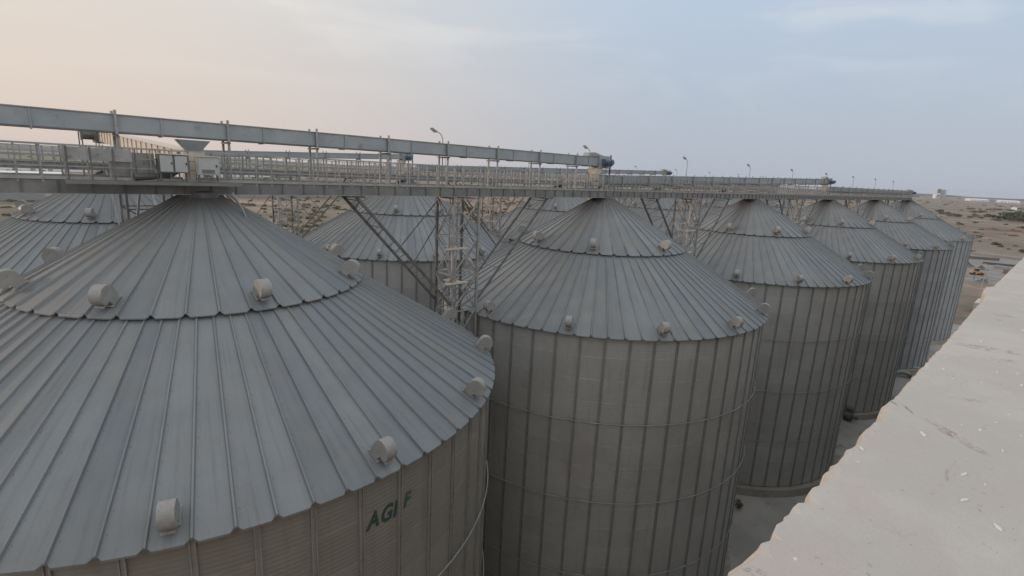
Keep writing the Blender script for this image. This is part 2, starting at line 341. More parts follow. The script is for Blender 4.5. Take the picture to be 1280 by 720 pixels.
# ------------------------------------------------------------------ setting
def disc(name, r, z, mat, n=96):
    mb = MB(); mb.v = [(r * math.cos(2 * math.pi * k / n), r * math.sin(2 * math.pi * k / n), z) for k in range(n)]; mb.f = [tuple(range(n))]
    return mb.build(name, mat)
def sheet(name, pts, z, mat):
    mb = MB(); mb.v = [(x, y, z) for x, y in pts]; mb.f = [tuple(range(len(pts)))]; return mb.build(name, mat)
tag(disc('ground', 8000, G, M['ground']), kind='structure')
tag(sheet('yard', [(-60, -40), (128, -40), (131, 5), (124, 62), (-60, 62)], G + .004, M['yard']), kind='structure')
tag(sheet('field', [(-2600, 900), (-200, 830), (500, 1000), (1500, 1900), (1400, 6500), (-3600, 6500)], G + .12, M['field']), kind='structure')
mb = MB(); nh = 160; hr = random.Random(11); hp = [hr.random() * 6.28 for _ in range(6)]
for k in range(nh + 1):
    a = R_(-12 + 130 * k / nh); hh = 26 + 11 * math.sin(a * 7 + hp[0]) + 5 * math.sin(a * 23 + hp[1]) + 2.5 * math.sin(a * 61 + hp[2]) + 1.5 * math.sin(a * 140 + hp[3])
    for D, z in ((4150, G - .5), (4300, G + 1.5), (5200, G + hh * .5), (6300, G + hh), (6900, G - 1)): mb.v.append((D * math.cos(a), D * math.sin(a), z))
for k in range(nh):
    for j in range(4): mb.f.append((k * 5 + j, k * 5 + j + 1, k * 5 + 6 + j, k * 5 + 5 + j)[::-1])
tag(mb.build('hills', M['hills']), kind='structure')
tag(sheet('road', [(196, -40), (286, -40), (292, 14), (296, 60), (215, 75), (203, 30)], G + .03, M['road']), kind='structure')
tag(sheet('path', [(300, -40), (306, -40), (318, 60), (322, 150), (300, 320), (293, 318), (314, 148), (311, 60)], G + .05, M['road']), kind='structure')

# ------------------------------------------------------------------ bins
def cone_panels(n, r0, z0, r1, z1, wo, wi, h, lip, mat_uv=True):
    """standing seam cone: n pans, seams kept at constant width; scalloped, folded lower edge"""
    mb = MB(); uv = []
    sl = math.atan2(z1 - z0, r0 - r1); nx, nz = math.sin(sl), math.cos(sl)
    def P(r, z, a, off, hh):
        # off metres sideways from seam at angle a, hh metres along cone normal
        ca, sa = math.cos(a), math.sin(a)
        rr = r + hh * nx; return (rr * ca - off * sa, rr * sa + off * ca, z + hh * nz)
    dz = (z1 - z0) / (r0 - r1)
    for k in range(n):
        a = 2 * math.pi * k / n; a2 = 2 * math.pi * (k + 1) / n
        cols = []
        half = math.pi * r0 / n
        for (ang, fo, fh, ext, u) in ((a, -1, 0, -.035, -.01), (a, -.5, 1, -.035, -.005), (a, .5, 1, -.035, .005), (a, 1, 0, -.035, .05), (a, 'c', 0, .025, .12), (a2, 'd', 0, .025, .88), (a2, -1, 0, -.035, .95)):
            pts = []
            for (r, z, wd, e) in ((r0, z0, wo, 1), (r1, z1, wi, 0)):
                off = wd / 2 * fo if not isinstance(fo, str) else ((wd / 2 + (.07 if e else wd * .3)) * (1 if fo == 'c' else -1))
                re = r + (ext if e else 0); ze = z - (ext * dz if e else 0)
                pts.append((P(re, ze, ang, off, h * fh * (1 if e else wi / wo)), r, k + u))
            cols.append(pts)
        o = len(mb.v)
        for pts in cols:
            for (p, r, u) in pts: mb.v.append(p); uv.append((u, r))
            low = pts[0][0]; mb.v.append((low[0], low[1], low[2] - lip)); uv.append((pts[0][2], r0 + .05))
        for j in range(len(cols) - 1):
            b0, b1 = o + j * 3, o + (j + 1) * 3
            mb.f.append((b0, b1, b1 + 1, b0 + 1)); mb.f.append((b0 + 2, b1 + 2, b1, b0))
    mb.uv = uv; return mb
def wall_mesh(r, z0, z1, nb=54, seg=3, tier=1.12):
    mb = MB(); uv = []; n = nb * seg
    for k in range(n + 1):
        a = 2 * math.pi * k / n
        for z in (z0, z1): mb.v.append((r * math.cos(a), r * math.sin(a), z)); uv.append((k / seg, (z - z0) / tier))
    for k in range(n): mb.f.append((2 * k, 2 * k + 2, 2 * k + 3, 2 * k + 1))
    mb.uv = uv; return mb
def ring_mesh(r, z, t, n=112):
    mb = MB(); m = 6
    for k in range(n):
        a = 2 * math.pi * k / n
        for j in range(m):
            b = 2 * math.pi * j / m; rr = r + t * math.cos(b); mb.v.append((rr * math.cos(a), rr * math.sin(a), z + t * math.sin(b)))
    for k in range(n):
        for j in range(m): mb.f.append((k * m + j, ((k + 1) % n) * m + j, ((k + 1) % n) * m + (j + 1) % m, k * m + (j + 1) % m))
    return mb
low84 = cone_panels(84, 10.0, ZE, 4.9, ZR + .06, .085, .07, .06, .045).mesh('lower_roof', M['roof'])
low81 = cone_panels(81, 10.0, ZE, 4.9, ZR + .06, .085, .07, .06, .045).mesh('lower_roof', M['roof'])
up_me = cone_panels(42, 5.10, ZR + .07, .60, ZA + .04, .09, .04, .06, .03).mesh('upper_roof', M['roof'])
wall_o = wall_mesh(9.80, .05, ZE + .02).mesh('wall', M['wall_old'], True)
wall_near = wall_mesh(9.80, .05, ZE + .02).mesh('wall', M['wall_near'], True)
wall_n = wall_mesh(9.80, .05, ZE + .02).mesh('wall', M['wall_new'], True)
def stiff(mat):
    mb = MB()     # hat channel: two flanges and a set-back web
    zt = ZE - .02
    mb.box(.002, .055, -.062, -.036, .02, zt); mb.box(.002, .055, .036, .062, .02, zt); mb.box(.002, .02, -.036, .036, .02, zt)
    for k in range(15): mb.box(.02, .032, -.034, .034, .6 + k * 1.12, .66 + k * 1.12)
    return mb.mesh('wall_stiffener', mat)
st_o, st_n = stiff(M['stiff_old']), stiff(M['stiff_new'])
ring_me = ring_mesh(9.93, 0, .028).mesh('wind_ring', M['galv'], True)
plinth_me = MB().cyl((0, 0), 10.35, 10.25, G - .1, 0, 72).mesh('plinth', M['plinth'])
skirt_me = MB().cyl((0, 0), 9.72, 9.72, -.02, .12, 72).mesh('base_skirt', M['dark'])
mb = MB().cyl((0, 0), .70, .66, ZA - .05, ZA + .16, 28); mb.cyl((0, 0), .60, .30, ZA + .16, ZA + .34, 24)
collar_me = mb.mesh('peak_collar', M['galv_dark'])
def vent_me():
    # gooseneck hood: drum with its axis across the slope, opening facing down the slope
    mb = MB(); hw, r = .145, .25; prof = []
    for k in range(15):
        a = R_(178 - k * 196 / 14); prof.append((r * math.cos(a) * 1.08, .34 + r * math.sin(a) * 1.02))
    prof = [(-.29, .04)] + prof + [(.19, .17), (.06, .19), (.02, .03)]
    mb.prism(prof, 1, -hw, hw); mb.box(-.31, .10, -.17, .17, .0, .02)
    mb.box(.10, .30, -hw + .03, hw - .03, .145, .178)
    return mb.mesh('roof_vent', M['vent'])
vent = vent_me()
SLOPE = math.atan2(ZR - ZE, 5.0); SLOPE2 = math.atan2(ZA - ZR, 4.4)
UPV = {0: [-172.9, -130.1, -87, -40.5, 5, 50, 95, 140], 1: [170.3, -147.1, -96, -50, -5, 40, 85, 130], 2: [-173.9, -130.7, -88, -44, 0, 45, 92, 140], 3: [-145.6, -96, -50, -5, 40, 85, 130, 172]}
NB = {0: 55}
WROT = {0: -86.46 - 6.545 * -13, 1: -139.38 + 6.6667 * 21}
def bin_(i, row, label):
    t = X0 + i * SP + row * WX; y = N0 + row * W
    e = empty('grain_silo', (t, y, 0), label, 'silo', 'grain silos standing in two rows')
    newer = i >= 4 and row == 0
    nb = 55 if i == 0 and row == 0 else 54; pit = 360 / nb; ph0 = {0: -86.46, 1: -139.38}.get(i, -100) if row == 0 else -97
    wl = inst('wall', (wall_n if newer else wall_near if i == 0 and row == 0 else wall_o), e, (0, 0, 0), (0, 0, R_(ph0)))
    for k in range(nb): inst('wall_stiffener', st_n if newer else st_o, wl, (9.80 * math.cos(R_(pit * k)), 9.80 * math.sin(R_(pit * k)), 0), (0, 0, R_(pit * k)))
    for z in (12.5, 8.3, 4.1): inst('wind_ring', ring_me, wl, (0, 0, z))
    inst('plinth', plinth_me, e); inst('base_skirt', skirt_me, e)
    first = i == 0 and row == 0
    rl = R_(1.15) if first else R_(-1.1); ru = R_(2.8)
    lo = inst('lower_roof', low84 if first else low81, e, (0, 0, 0), (0, 0, rl)); up = inst('upper_roof', up_me, e, (0, 0, 0), (0, 0, ru)); inst('peak_collar', collar_me, e)
    ph = {0: -108.1, 1: -123.8, 2: -107.9, 3: -122.7}.get(i, -104 + 3 * i) if row == 0 else {1: -108, 0: -122}.get(i, -110)
    for k in range(14):
        a = R_(ph + k * 360 / 14) - rl; r = 9.62
        q = Matrix.Rotation(a, 4, 'Z') @ Matrix.Rotation(SLOPE, 4, 'Y')
        inst('roof_vent', vent, lo, (r * math.cos(a), r * math.sin(a), ZE + (10 - r) * math.tan(SLOPE) + .012), q.to_euler())
    ups = UPV.get(i, [-170 + 45 * k + 5 * i for k in range(8)]) if row == 0 else {1: [-131.7, 162.3, -86, -40, 5, 50, 95, 130], 0: [-156.4, -112, -66, -20, 25, 70, 115, 160]}.get(i, [-145.4 + 45 * k for k in range(8)])
    for d in ups:
        a = R_(d) - ru; r = 4.74
        q = Matrix.Rotation(a, 4, 'Z') @ Matrix.Rotation(SLOPE2, 4, 'Y')
        inst('roof_vent', vent, up, (r * math.cos(a), r * math.sin(a), ZR + .07 + (5.10 - r) * math.tan(SLOPE2) + .012), q.to_euler())
    return e, wl
L1 = ['nearest and largest grey metal silo, green letters on its wall, filling the lower left',
      'second silo of the front row, whole roof and patched wall seen in the middle',
      'third silo of the front row, its plinth just visible beside the parapet',
      'fourth silo of the front row, under the end of the raised middle conveyor',
      'fifth silo of the front row, blue-grey wall between the fourth and the last one',
      'last and farthest silo of the front row, blue-grey wall against the open ground']
L2 = ['back-row silo at the left edge, half hidden behind the nearest silo roof',
      'back-row silo framed between the nearest silo and the lattice tower, short strip of wall showing',
      'back-row silo whose pinkish roof shows just left of the second front silo peak',
      'back-row silo seen between the peaks of the second and third front silos',
      'back-row silo whose sliver of roof shows between the third and fourth front peaks',
      'farthest back-row silo, tiny sliver of roof beyond the fourth front peak']
walls = []
for i in range(6): walls.append(bin_(i, 0, L1[i]))
for i in range(6): bin_(i, 1, L2[i])

# green lettering painted on the nearest bin's wall
def letters(parent, text, az0, z, size, step, shear=.25):
    a = az0
    for chd, wdt, rise in text:
        cu = bpy.data.curves.new('letter', 'FONT'); cu.body = chd; cu.size = size; cu.shear = shear; cu.extrude = .002; cu.offset = .022
        o = bpy.data.objects.new('letter', cu); COL.objects.link(o)
        bpy.context.view_layer.update()
        me = bpy.data.meshes.new_from_object(o.evaluated_get(bpy.context.evaluated_depsgraph_get())); bpy.data.objects.remove(o)
        # wrap on the cylinder
        for v in me.vertices:
            th = R_(a + 86.46) + v.co.x * .80 / 9.81; rr = 9.808 + v.co.z
            v.co = (rr * math.cos(th), rr * math.sin(th), z + rise + v.co.y)
        me.materials.clear(); me.materials.append(M['green_paint'] if chd != 'F' else M['green_faded'])
        q = bpy.data.objects.new('painted_letter', me); COL.objects.link(q); q.parent = parent
        a += wdt
letters(walls[0][1], [('A', 2.15, 0), ('G', 2.2, -.02), ('I', 1.3, -.04)], -85.55, 15.38, .60, 0)
letters(walls[0][1], [('F', 2., 0)], -79.15, 15.42, .54, 0)

# ------------------------------------------------------------------ catwalk spans along the peaks
YN, YF = -.5, .9              # near and far face, relative to the row's centre line
ZB, ZD = 22.68, 23.10         # underside of beam, deck
ZRAIL = 24.02
def channel(mb, x0, x1, y, side):
    """beam: web with flanges and stiffener plates every .76 m on the outer side"""
    mb.box(x0, x1, y - .05, y + .05, ZB, ZB + .02); mb.box(x0, x1, y - .05, y + .05, ZD - .02, ZD)
NST = 29; PITCH = SP / NST
def span_meshes():
    d = {}
    for y in (YN, YF):
        mb = MB(); mb.box(0, SP, y - .008, y + .008, ZB + .021, ZD - .021)
        for k in range(NST): mb.box(k * PITCH + .2, k * PITCH + .24, y - .046, y + .046, ZB + .022, ZD - .022)
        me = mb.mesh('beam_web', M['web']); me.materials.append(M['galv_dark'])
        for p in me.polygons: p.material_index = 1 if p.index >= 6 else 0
        d[('beam_web', y)] = me
    for nm, y in (('side_beam', YN), ('side_beam', YF)):
        mb = MB(); channel(mb, 0, SP, y, 0)
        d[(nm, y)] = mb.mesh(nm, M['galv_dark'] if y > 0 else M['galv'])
    mb = MB()
    mb.box(0, SP, YN + .051, YF - .051, ZD - .045, ZD - .02)
    for k in range(NST): mb.box(k * PITCH + .3, k * PITCH + .36, YN + .06, YF - .06, ZB + .1, ZD - .05)
    d['deck'] = mb.mesh('deck', M['galv_dark'])
    for y in (YN, YF):
        s = -1 if y < 0 else 1; yy = y + s * .03
        mb = MB()
        for z, t in ((ZRAIL, .045), (ZRAIL - .30, .03), (ZRAIL - .58, .03)): mb.bar((0, yy, z), (SP, yy, z), t)
        mb.box(0, SP, yy - .004, yy + .004, ZD + .01, ZD + .07)
        d[('handrail', y)] = mb.mesh('handrail', M['galv'])
    mb = MB(); mb.box(-.022, .022, -.022, .022, ZD - .1, ZRAIL - .015); d['post'] = mb.mesh('railing_post', M['galv'])
    return d
SM = span_meshes()
span_names = ['in front of the camera at the left edge', 'between the nearest and second', 'between the second and third', 'between the third and fourth', 'between the fourth and fifth', 'between the fifth and last']
def span(i, row):
    x = X0 + (i - 1) * SP + row * WX; y = N0 + row * W
    where = ('front' if row == 0 else 'back')
    lab = f'railed steel catwalk span {span_names[i]} {where}-row silo peaks' if i else f'{where}-row catwalk span running off the left edge of the view'
    e = empty('catwalk_span', (x, y, 0), lab, 'catwalk', 'catwalk spans over the silo peaks')
    for (k, me) in SM.items():
        if k == 'post': continue
        nm = k if isinstance(k, str) else k[0]; inst(nm, me, e)
    for yy in (YN - .03 + .034, YF + .03 - .034):
        for k in range(44): inst('railing_post', SM['post'], e, (k * SP / 44 + .13, yy, 0))
    return e
for row in (0, 1):
    for i in range(6): span(i, row)

# ------------------------------------------------------------------ lattice towers with V struts
def tower_proto():
    xs, ys = (-.75, .75), (-.5 + .05, .9 - .05)
    parts = []
    for x in xs:
        for y in ys:
            mb = MB(); z = G + .004
            mb.box(x - .055, x + .055, y - .055, y + .055, z, ZB - .002); mb.box(x - .16, x + .16, y - .16, y + .16, z, z + .03)
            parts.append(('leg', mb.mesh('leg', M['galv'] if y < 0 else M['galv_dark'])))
    H = ZB - .1; bays = 12; dz = (H - 1.0) / bays
    for nm, fixed, ax in (('face_bracing', ys[0], 0), ('face_bracing', ys[1], 0), ('face_bracing', xs[0], 1), ('face_bracing', xs[1], 1)):
        mb = MB()
        for k in range(bays):
            z0 = 1.0 + k * dz; z1 = z0 + dz; a, b = (xs if ax == 0 else ys)
            P = (lambda u, z, o=0: (u, fixed + o, z)) if ax == 0 else (lambda u, z, o=0: (fixed + o, u, z))
            mb.bar(P(a, z0, -.03), P(b, z1, -.03), .045); mb.bar(P(b, z0, .03), P(a, z1, .03), .045)
            mb.bar(P(a, z1), P(b, z1), .05)
        parts.append((nm, mb.mesh(nm, M['galv'])))
    for s in (-1, 1):
        mb = MB(); top_x = s * 5.55; bx = s * .80; zt, zb = ZB - .03, 17.6
        for y in (YN + .08, YF - .08): mb.bar((top_x, y, zt), (bx, y, zb), .11 if s < 0 else .085, .10)
        n = 9
        for k in range(n):
            f0, f1 = (k + .3) / n, (k + 1.1) / n
            A = lambda f, y: (top_x + (bx - top_x) * f, y, zt + (zb - zt) * f)
            if s < 0 and f1 < 1: mb.bar(A(f0, YN + .08), A(f1, YF - .08), .03)
            if k % 2 == 0: mb.bar(A(f0, YN + .08), A(f0, YF - .08), .03)
        mb.box(top_x - .35, top_x + .35, YN - .02, YF + .02, ZB - .07, ZB - .004)
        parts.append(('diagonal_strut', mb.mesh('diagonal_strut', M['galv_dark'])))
        mb = MB(); A = lambda f, y: (top_x + (bx - top_x) * f, y, zt + (zb - zt) * f)
        mb.bar((s * .8, YF - .1, 22.4), A(.52, YF - .1), .045); mb.bar((s * .8, YF - .1, 21.3), A(.68, YF - .1), .045)
        parts.append(('knee_brace', mb.mesh('knee_brace', M['galv_dark'])))
    for z in (20.25, 18.6):
        mb = MB(); mb.box(-1.15, .1, YN - .12, YN + .10, z, z + .05); mb.box(-.6, -.1, YN + .1, YF - .4, z + .002, z + .04)
        parts.append(('landing', mb.mesh('landing', M['timber'])))
    mb = MB()
    for x in (-.22, .22): mb.bar((x, YF - .35, 0), (x, YF - .35, ZB - .05), .04)
    for k in range(74): mb.bar((-.22, YF - .35, .2 + k * .3), (.22, YF - .35, .2 + k * .3), .025)
    parts.append(('ladder', mb.mesh('ladder', M['galv'])))
    return parts
TP = tower_proto()
gaps = ['nearest and second', 'second and third', 'third and fourth', 'fourth and fifth', 'fifth and last']
for row in (0, 1):
    for i in range(5):
        e = empty('lattice_tower', (15.3 + i * SP + row * WX, N0 + row * W, 0), f'square lattice tower with V struts between the {gaps[i]} {"front" if row == 0 else "back"}-row silos', 'tower', 'lattice towers under the catwalks')
        for nm, me in TP: inst(nm, me, e)

# ------------------------------------------------------------------ conveyors
def conveyor(x0, x1, zt0, zt1, h, y, label, posts=None, group='chain conveyors above the catwalks', width=.52):
    e = empty('chain_conveyor', (x0, y, 0), label, 'conveyor', group)
    L = x1 - x0; zt = lambda x: zt0 + (zt1 - zt0) * x / L
    yc = .18
    mb = MB(); hw = width / 2
    def seg(a, b, y0, y1, za, zb):
        mb.add([(a, y0, zt(a) + za), (b, y0, zt(b) + za), (b, y1, zt(b) + za), (a, y1, zt(a) + za), (a, y0, zt(a) + zb), (b, y0, zt(b) + zb), (b, y1, zt(b) + zb), (a, y1, zt(a) + zb)],
               [(3, 2, 1, 0), (4, 5, 6, 7), (0, 1, 5, 4), (1, 2, 6, 5), (2, 3, 7, 6), (3, 0, 4, 7)])
    seg(0, L, yc - hw, yc + hw, -h, -.02)
    me = mb.mesh('housing', M['conveyor']); inst('housing', me, e)
    mb = MB(); seg(0, L, yc - hw - .04, yc + hw + .04, -.018, .008); inst('cover', mb.mesh('cover', M['galv']), e)
    k = 1.5
    while k < L:
        mb = MB(); seg(k - .018, k + .018, yc - hw - .035, yc + hw + .035, -h - .03, -.024); mb.build('joint_flange', M['conveyor'], e); k += 3.0
    mb = MB()
    seg(0, L, yc - hw - .03, yc - hw - .002, -h + .002, -h + .05); seg(0, L, yc + hw + .002, yc + hw + .03, -h + .002, -h + .05)
    inst('bottom_angle', mb.mesh('bottom_angle', M['galv_dark']), e)
    if posts:
        for p in posts:
            x = p - x0
            if not (0 < x < L): continue
            for yy in (yc - hw - .075, yc + hw + .075):
                mb = MB(); mb.box(x - .035, x + .035, yy - .03, yy + .03, ZD + .002, zt(x) + .12)
                mb.build('support_post', M['galv'], e)
            x = p - x0
            if 0 < x < L:
                mb = MB(); mb.box(x - .03, x + .03, yc - hw - .2, yc + hw + .2, zt(x) - h - .09, zt(x) - h - .035); mb.build('cross_bar', M['galv_dark'], e)
    # drive head at the far end
    hd = MB(); hd.box(L + .002, L + 1.0, yc - hw - .07, yc + hw + .07, zt1 - h - .08, zt1 + .10); hd.build('drive_head', M['conveyor'], e)
    mb = MB(); prof = [(L - .9, zt1 + .03), (L - .8, zt1 + .22), (L - .3, zt1 + .27), (L + .35, zt1 + .14), (L + .55, zt1 + .105), (L - .1, zt1 + .04)]
    mb.prism(prof, 1, yc - .22, yc + .22); mb.build('head_cover', M['vent'], e)
    mb = MB(); mb.tube([(L + .55, yc - hw - .62, zt1 - h / 2), (L + .55, yc - hw - .072, zt1 - h / 2)], .19, 14); mb.tube([(L + .55, yc - hw - .70, zt1 - h / 2), (L + .55, yc - hw - .62, zt1 - h / 2)], .12, 12); mb.box(L + .40, L + .70, yc - hw - .5, yc - hw - .25, zt1 - h / 2 - .24, zt1 - h / 2 - .16)
    m = mb.build('motor', M['motor'], e)
    mb = MB(); mb.box(L + .3, L + .8, yc - hw - .22, yc - hw - .074, zt1 - h + .02, zt1 - .08); mb.build('gearbox', M['motor'], e)
    mb = MB(); mb.box(L + 1.02, L + 1.09, yc - hw - .15, yc - hw - .08, ZD, zt1 + .18); mb.box(L + 1.02, L + 1.09, yc + hw + .05, yc + hw + .12, ZD, zt1 + .18); mb.build('head_stand', M['galv_dark'], e)
    # discharge spout under the head
    z1 = zt1 - h - .084; z0 = max(z1 - .75, ZD + .05)
    mb = MB(); a, b = L - .25, L + .45
    mb.add([(a, yc - .26, z1), (b, yc - .26, z1), (b, yc + .26, z1), (a, yc + .26, z1), (a + .18, yc - .14, z0), (b - .18, yc - .14, z0), (b - .18, yc + .14, z0), (a + .18, yc + .14, z0)],
           [(0, 1, 2, 3), (7, 6, 5, 4), (0, 4, 5, 1), (1, 5, 6, 2), (2, 6, 7, 3), (3, 7, 4, 0)]); mb.build('discharge_chute', M['cream'], e)
    return e
PA = [2.36 + 3.0 * k for k in range(-6, 8)]
cA = conveyor(-16, 25.4, 24.93, 25.02, .54, N0, 'long grey-blue box conveyor on tall paired posts, highest across the left half of the sky', PA)
conveyor(25.6, 68.2, 24.0, 24.96, .56, N0, 'front-row box conveyor rising from the second silo peak to the fourth', [28 + 3.0 * k for k in range(14)])
conveyor(69.4, 114.6, 24.14, 24.24, .56, N0, 'front-row box conveyor at the far right, low between the catwalk rails over the last silos', [71 + 3.0 * k for k in range(15)])
conveyor(5.5, 26.2, 24.12, 24.98, .45, N0 + W, 'back-row box conveyor with a dark blue head, seen just under the long high one', [7 + 3.0 * k for k in range(7)])
conveyor(28.0, 72.0, 24.12, 25.24, .50, N0 + W, 'back-row box conveyor whose dark drive head stands out against the sky in mid picture', [30 + 3.0 * k for k in range(14)])
conveyor(73.0, 115.0, 24.14, 24.24, .50, N0 + W, 'farthest back-row box conveyor, mostly hidden behind the front catwalk', None)
# inlet hopper under the long conveyor, over the nearest peak (part of the conveyor)
mb = MB(); cx, cy = 4.37 + 16, .18; z1, z0 = 24.385, 24.05
mb.add([(cx - .46, cy - .27, z1), (cx + .46, cy - .27, z1), (cx + .46, cy + .27, z1), (cx - .46, cy + .27, z1), (cx - .2, cy - .17, z0), (cx + .2, cy - .17, z0), (cx + .2, cy + .17, z0), (cx - .2, cy + .17, z0)],
       [(0, 1, 2, 3), (7, 6, 5, 4), (0, 4, 5, 1), (1, 5, 6, 2), (2, 6, 7, 3), (3, 7, 4, 0)])
mb.build('inlet_hopper', M['conveyor'], cA)
mb = MB(); mb.box(cx - .32, cx - .02, cy - .17, cy + .17, 22.95, 24.045); mb.build('drop_pipe', M['cream'], cA)
# drop spouts over each front/back peak
for row in (0, 1):
    for i in range(6):
        if row == 0 and i == 0: continue
        x = X0 + i * SP + row * WX
        e = empty('drop_spout', (x, N0 + row * W, 0), f'slide gate and drop pipe on the {["nearest", "second", "third", "fourth", "fifth", "last"][i]} {"front" if row == 0 else "back"}-row silo peak', 'spout', 'drop spouts at the silo peaks')
        mb = MB(); mb.cyl((0, .18), .17, .17, ZA + .34, 23.34, 14); mb.build('pipe', M['galv'], e)
        mb = MB(); mb.box(-.3, .3, -.1, .46, 23.342, 23.40); mb.build('slide_gate', M['cream'], e)

# ------------------------------------------------------------------ left platform: cross conveyor, cabinets, screens
ex = empty('cross_conveyor', (4.15, 19.6, 0), 'cream ribbed cross conveyor sloping up from the nearest peak towards the back row', 'conveyor')
Lc = 22.5
mb = MB(); za = lambda y: 24.02 + (25.02 - 24.02) * y / 20.5
def slab(mb, x0, x1, y0, y1, a, b):
    mb.add([(x0, y0, za(y0) + a), (x1, y0, za(y0) + a), (x1, y1, za(y1) + a), (x0, y1, za(y1) + a), (x0, y0, za(y0) + b), (x1, y0, za(y0) + b), (x1, y1, za(y1) + b), (x0, y1, za(y1) + b)],
           [(3, 2, 1, 0), (4, 5, 6, 7), (0, 1, 5, 4), (1, 2, 6, 5), (2, 3, 7, 6), (3, 0, 4, 7)])
slab(mb, -.05, .55, .2, Lc, -.62, -.02); mb.build('housing', M['cream'], ex)
mb = MB(); slab(mb, -.10, .60, .2, Lc, -.018, .01); mb.build('cover', M['cream'], ex)
y = .9
while y < Lc:
    mb = MB(); slab(mb, -.09, -.052, y, y + .07, -.66, -.022); mb.build('side_rib', M['timber'], ex); y += 1.15
mb = MB()
for a, b in ((-1.35, -1.30), (-.95, -.90)): slab(mb, -.45, -.40, 1.6, Lc - 2, a, b); slab(mb, .75, .80, 1.6, Lc - 2, a, b)
slab(mb, -.39, .74, 1.6, Lc - 2, -1.30, -1.27)
y = 1.7
while y < Lc - 2: slab(mb, -.46, -.402, y, y + .06, -1.29, -.62); y += 1.4
mb.build('support_frame', M['galv'], ex)
mb = MB(); slab(mb, -.25, .75, Lc - .6, Lc + 1.1, -.75, .16); mb.build('drive_head', M['galv_dark'], ex)
mb = MB(); mb.tube([(-.9, Lc + .2, za(Lc) - .3), (-.252, Lc + .2, za(Lc) - .3)], .28, 12); mb.build('motor', M['galv_dark'], ex)
mb = MB()
for x, yy in ((-.9, Lc - .8), (-.9, Lc + 1.2)): mb.bar((x, yy, 23.9), (x, yy, za(Lc) + .1), .06)
for z in (24.5, 25.0): mb.bar((-.9, Lc - .8, z), (-.9, Lc + 1.2, z), .05)
mb.build('guard_rail', M['galv_dark'], ex)
# its support tower between the rows
ct = empty('support_tower', (4.6, N0 + 11.2, 0), 'leaning-braced steel tower under the cross conveyor, seen left of the nearest silo peak', 'tower')
for x in (-.9, .9):
    for y in (-1.0, 1.0): mb = MB(); mb.bar((x, y, G + .004), (x, y, 22.4), .10); mb.build('leg', M['galv_dark'], ct)
mb = MB()
for k in range(16):
    z0, z1 = .5 + k * 1.3, .5 + (k + 1) * 1.3
    for y in (-1.0, 1.0): mb.bar((-.9, y - .03, z0), (.9, y - .03, z1), .06); mb.bar((.9, y + .03, z0), (-.9, y + .03, z1), .06); mb.bar((-.9, y, z1), (.9, y, z1), .06)
    for x in (-.9, .9): mb.bar((x - .03, -1.0, z0), (x - .03, 1.0, z1), .06); mb.bar((x + .03, 1.0, z0), (x + .03, -1.0, z1), .06)
mb.build('bracing', M['galv_dark'], ct)
mb = MB()
for x in (-.9, .9): mb.bar((x, -5.2, 22.8), (x, 0, 17.8), .08); mb.bar((x, 5.2, 22.9), (x, 0, 17.8), .08)
mb.build('diagonal_strut', M['galv'], ct)
def cabinet(x0, x1, z0, z1, y, label, mat, doors, grille=False):
    e = empty('control_cabinet', ((x0 + x1) / 2, y, z0), label, 'cabinet')
    w_, h_ = x1 - x0, z1 - z0
    mb = MB(); mb.box(-w_ / 2, w_ / 2, 0, .3, 0, h_); mb.build('case', M['galv_dark'] if doors > 1 else mat, e)
    dw = w_ / doors
    for k in range(doors):
        mb = MB(); mb.box(-w_ / 2 + k * dw + .03, -w_ / 2 + (k + 1) * dw - .03, -.02, -.002, .03, h_ - .03); d = mb.build('door', mat, e)
        mb = MB(); mb.box(-w_ / 2 + (k + .82) * dw, -w_ / 2 + (k + .88) * dw, -.045, -.022, h_ * .45, h_ * .58); mb.build('handle', M['dark'], d)
    if grille:
        mb = MB()
        for k in range(4): mb.box(-.2, .16, -.028, -.022, .06 + k * .03, .075 + k * .03)
        mb.build('grille', M['dark'], e)
    mb = MB(); mb.box(-w_ / 2 - .03, w_ / 2 + .03, -.05, .33, h_ + .002, h_ + .03); mb.build('rain_cover', M['cream'], e)
    mb = MB()
    for x in (-w_ / 2 + .05, w_ / 2 - .05): mb.bar((x, .15, -(z0 - ZD) if z0 > ZD else -.02), (x, .15, -.002), .05)
    mb.build('stand', M['galv_dark'], e)
    return e
cabinet(3.20, 3.97, 23.36, 23.90, N0 + YN - .42, 'grey cabinet with two pale doors on the catwalk above the nearest silo', M['white'], 2)
cabinet(4.22, 4.84, 23.32, 23.88, N0 + YN - .40, 'single pale box with a small dark grille, right of the two-door cabinet', M['white'], 1, True)
# wider landing at the left with its own dull screen panels
pl = empty('side_platform', (1.0, N0, 0), 'wide railed platform with dull sheet screens at the left, beside the two-door cabinet', 'platform')
mb = MB(); mb.box(0, 4.3, -1.25, YN - .12, ZD - .06, ZD - .03); mb.build('deck', M['galv_dark'], pl)
mb = MB(); mb.box(0, 4.3, -1.31, -1.26, ZD - .10, ZD); mb.build('edge_beam', M['web'], pl)
mb = MB(); mb.box(.0, 1.6, YN - .085, YN - .055, 23.62, 23.98); mb.box(1.1, 2.2, -.30, -.27, 23.2, 23.9); mb.build('screen_panel', M['galv'], pl)
for k in range(5):
    mb = MB(); mb.box(.1 + k * .52, .135 + k * .52, YN - .125, YN - .09, ZD - .03, 24.0); mb.build('upright', M['galv_dark'], pl)
mb = MB()
mb.tube([(1.6, -.6, 23.2), (2.5, -.4, 23.25), (2.9, -.2, 23.5)], .11, 10); mb.build('duct', M['galv_dark'], pl)
mb = MB(); mb.tube([(4.1, -1.15, ZD - .3), (4.35, -1.2, 22.3), (4.5, -1.3, 21.8)], .028, 8); mb.build('loose_conduit', M['vent'], pl)

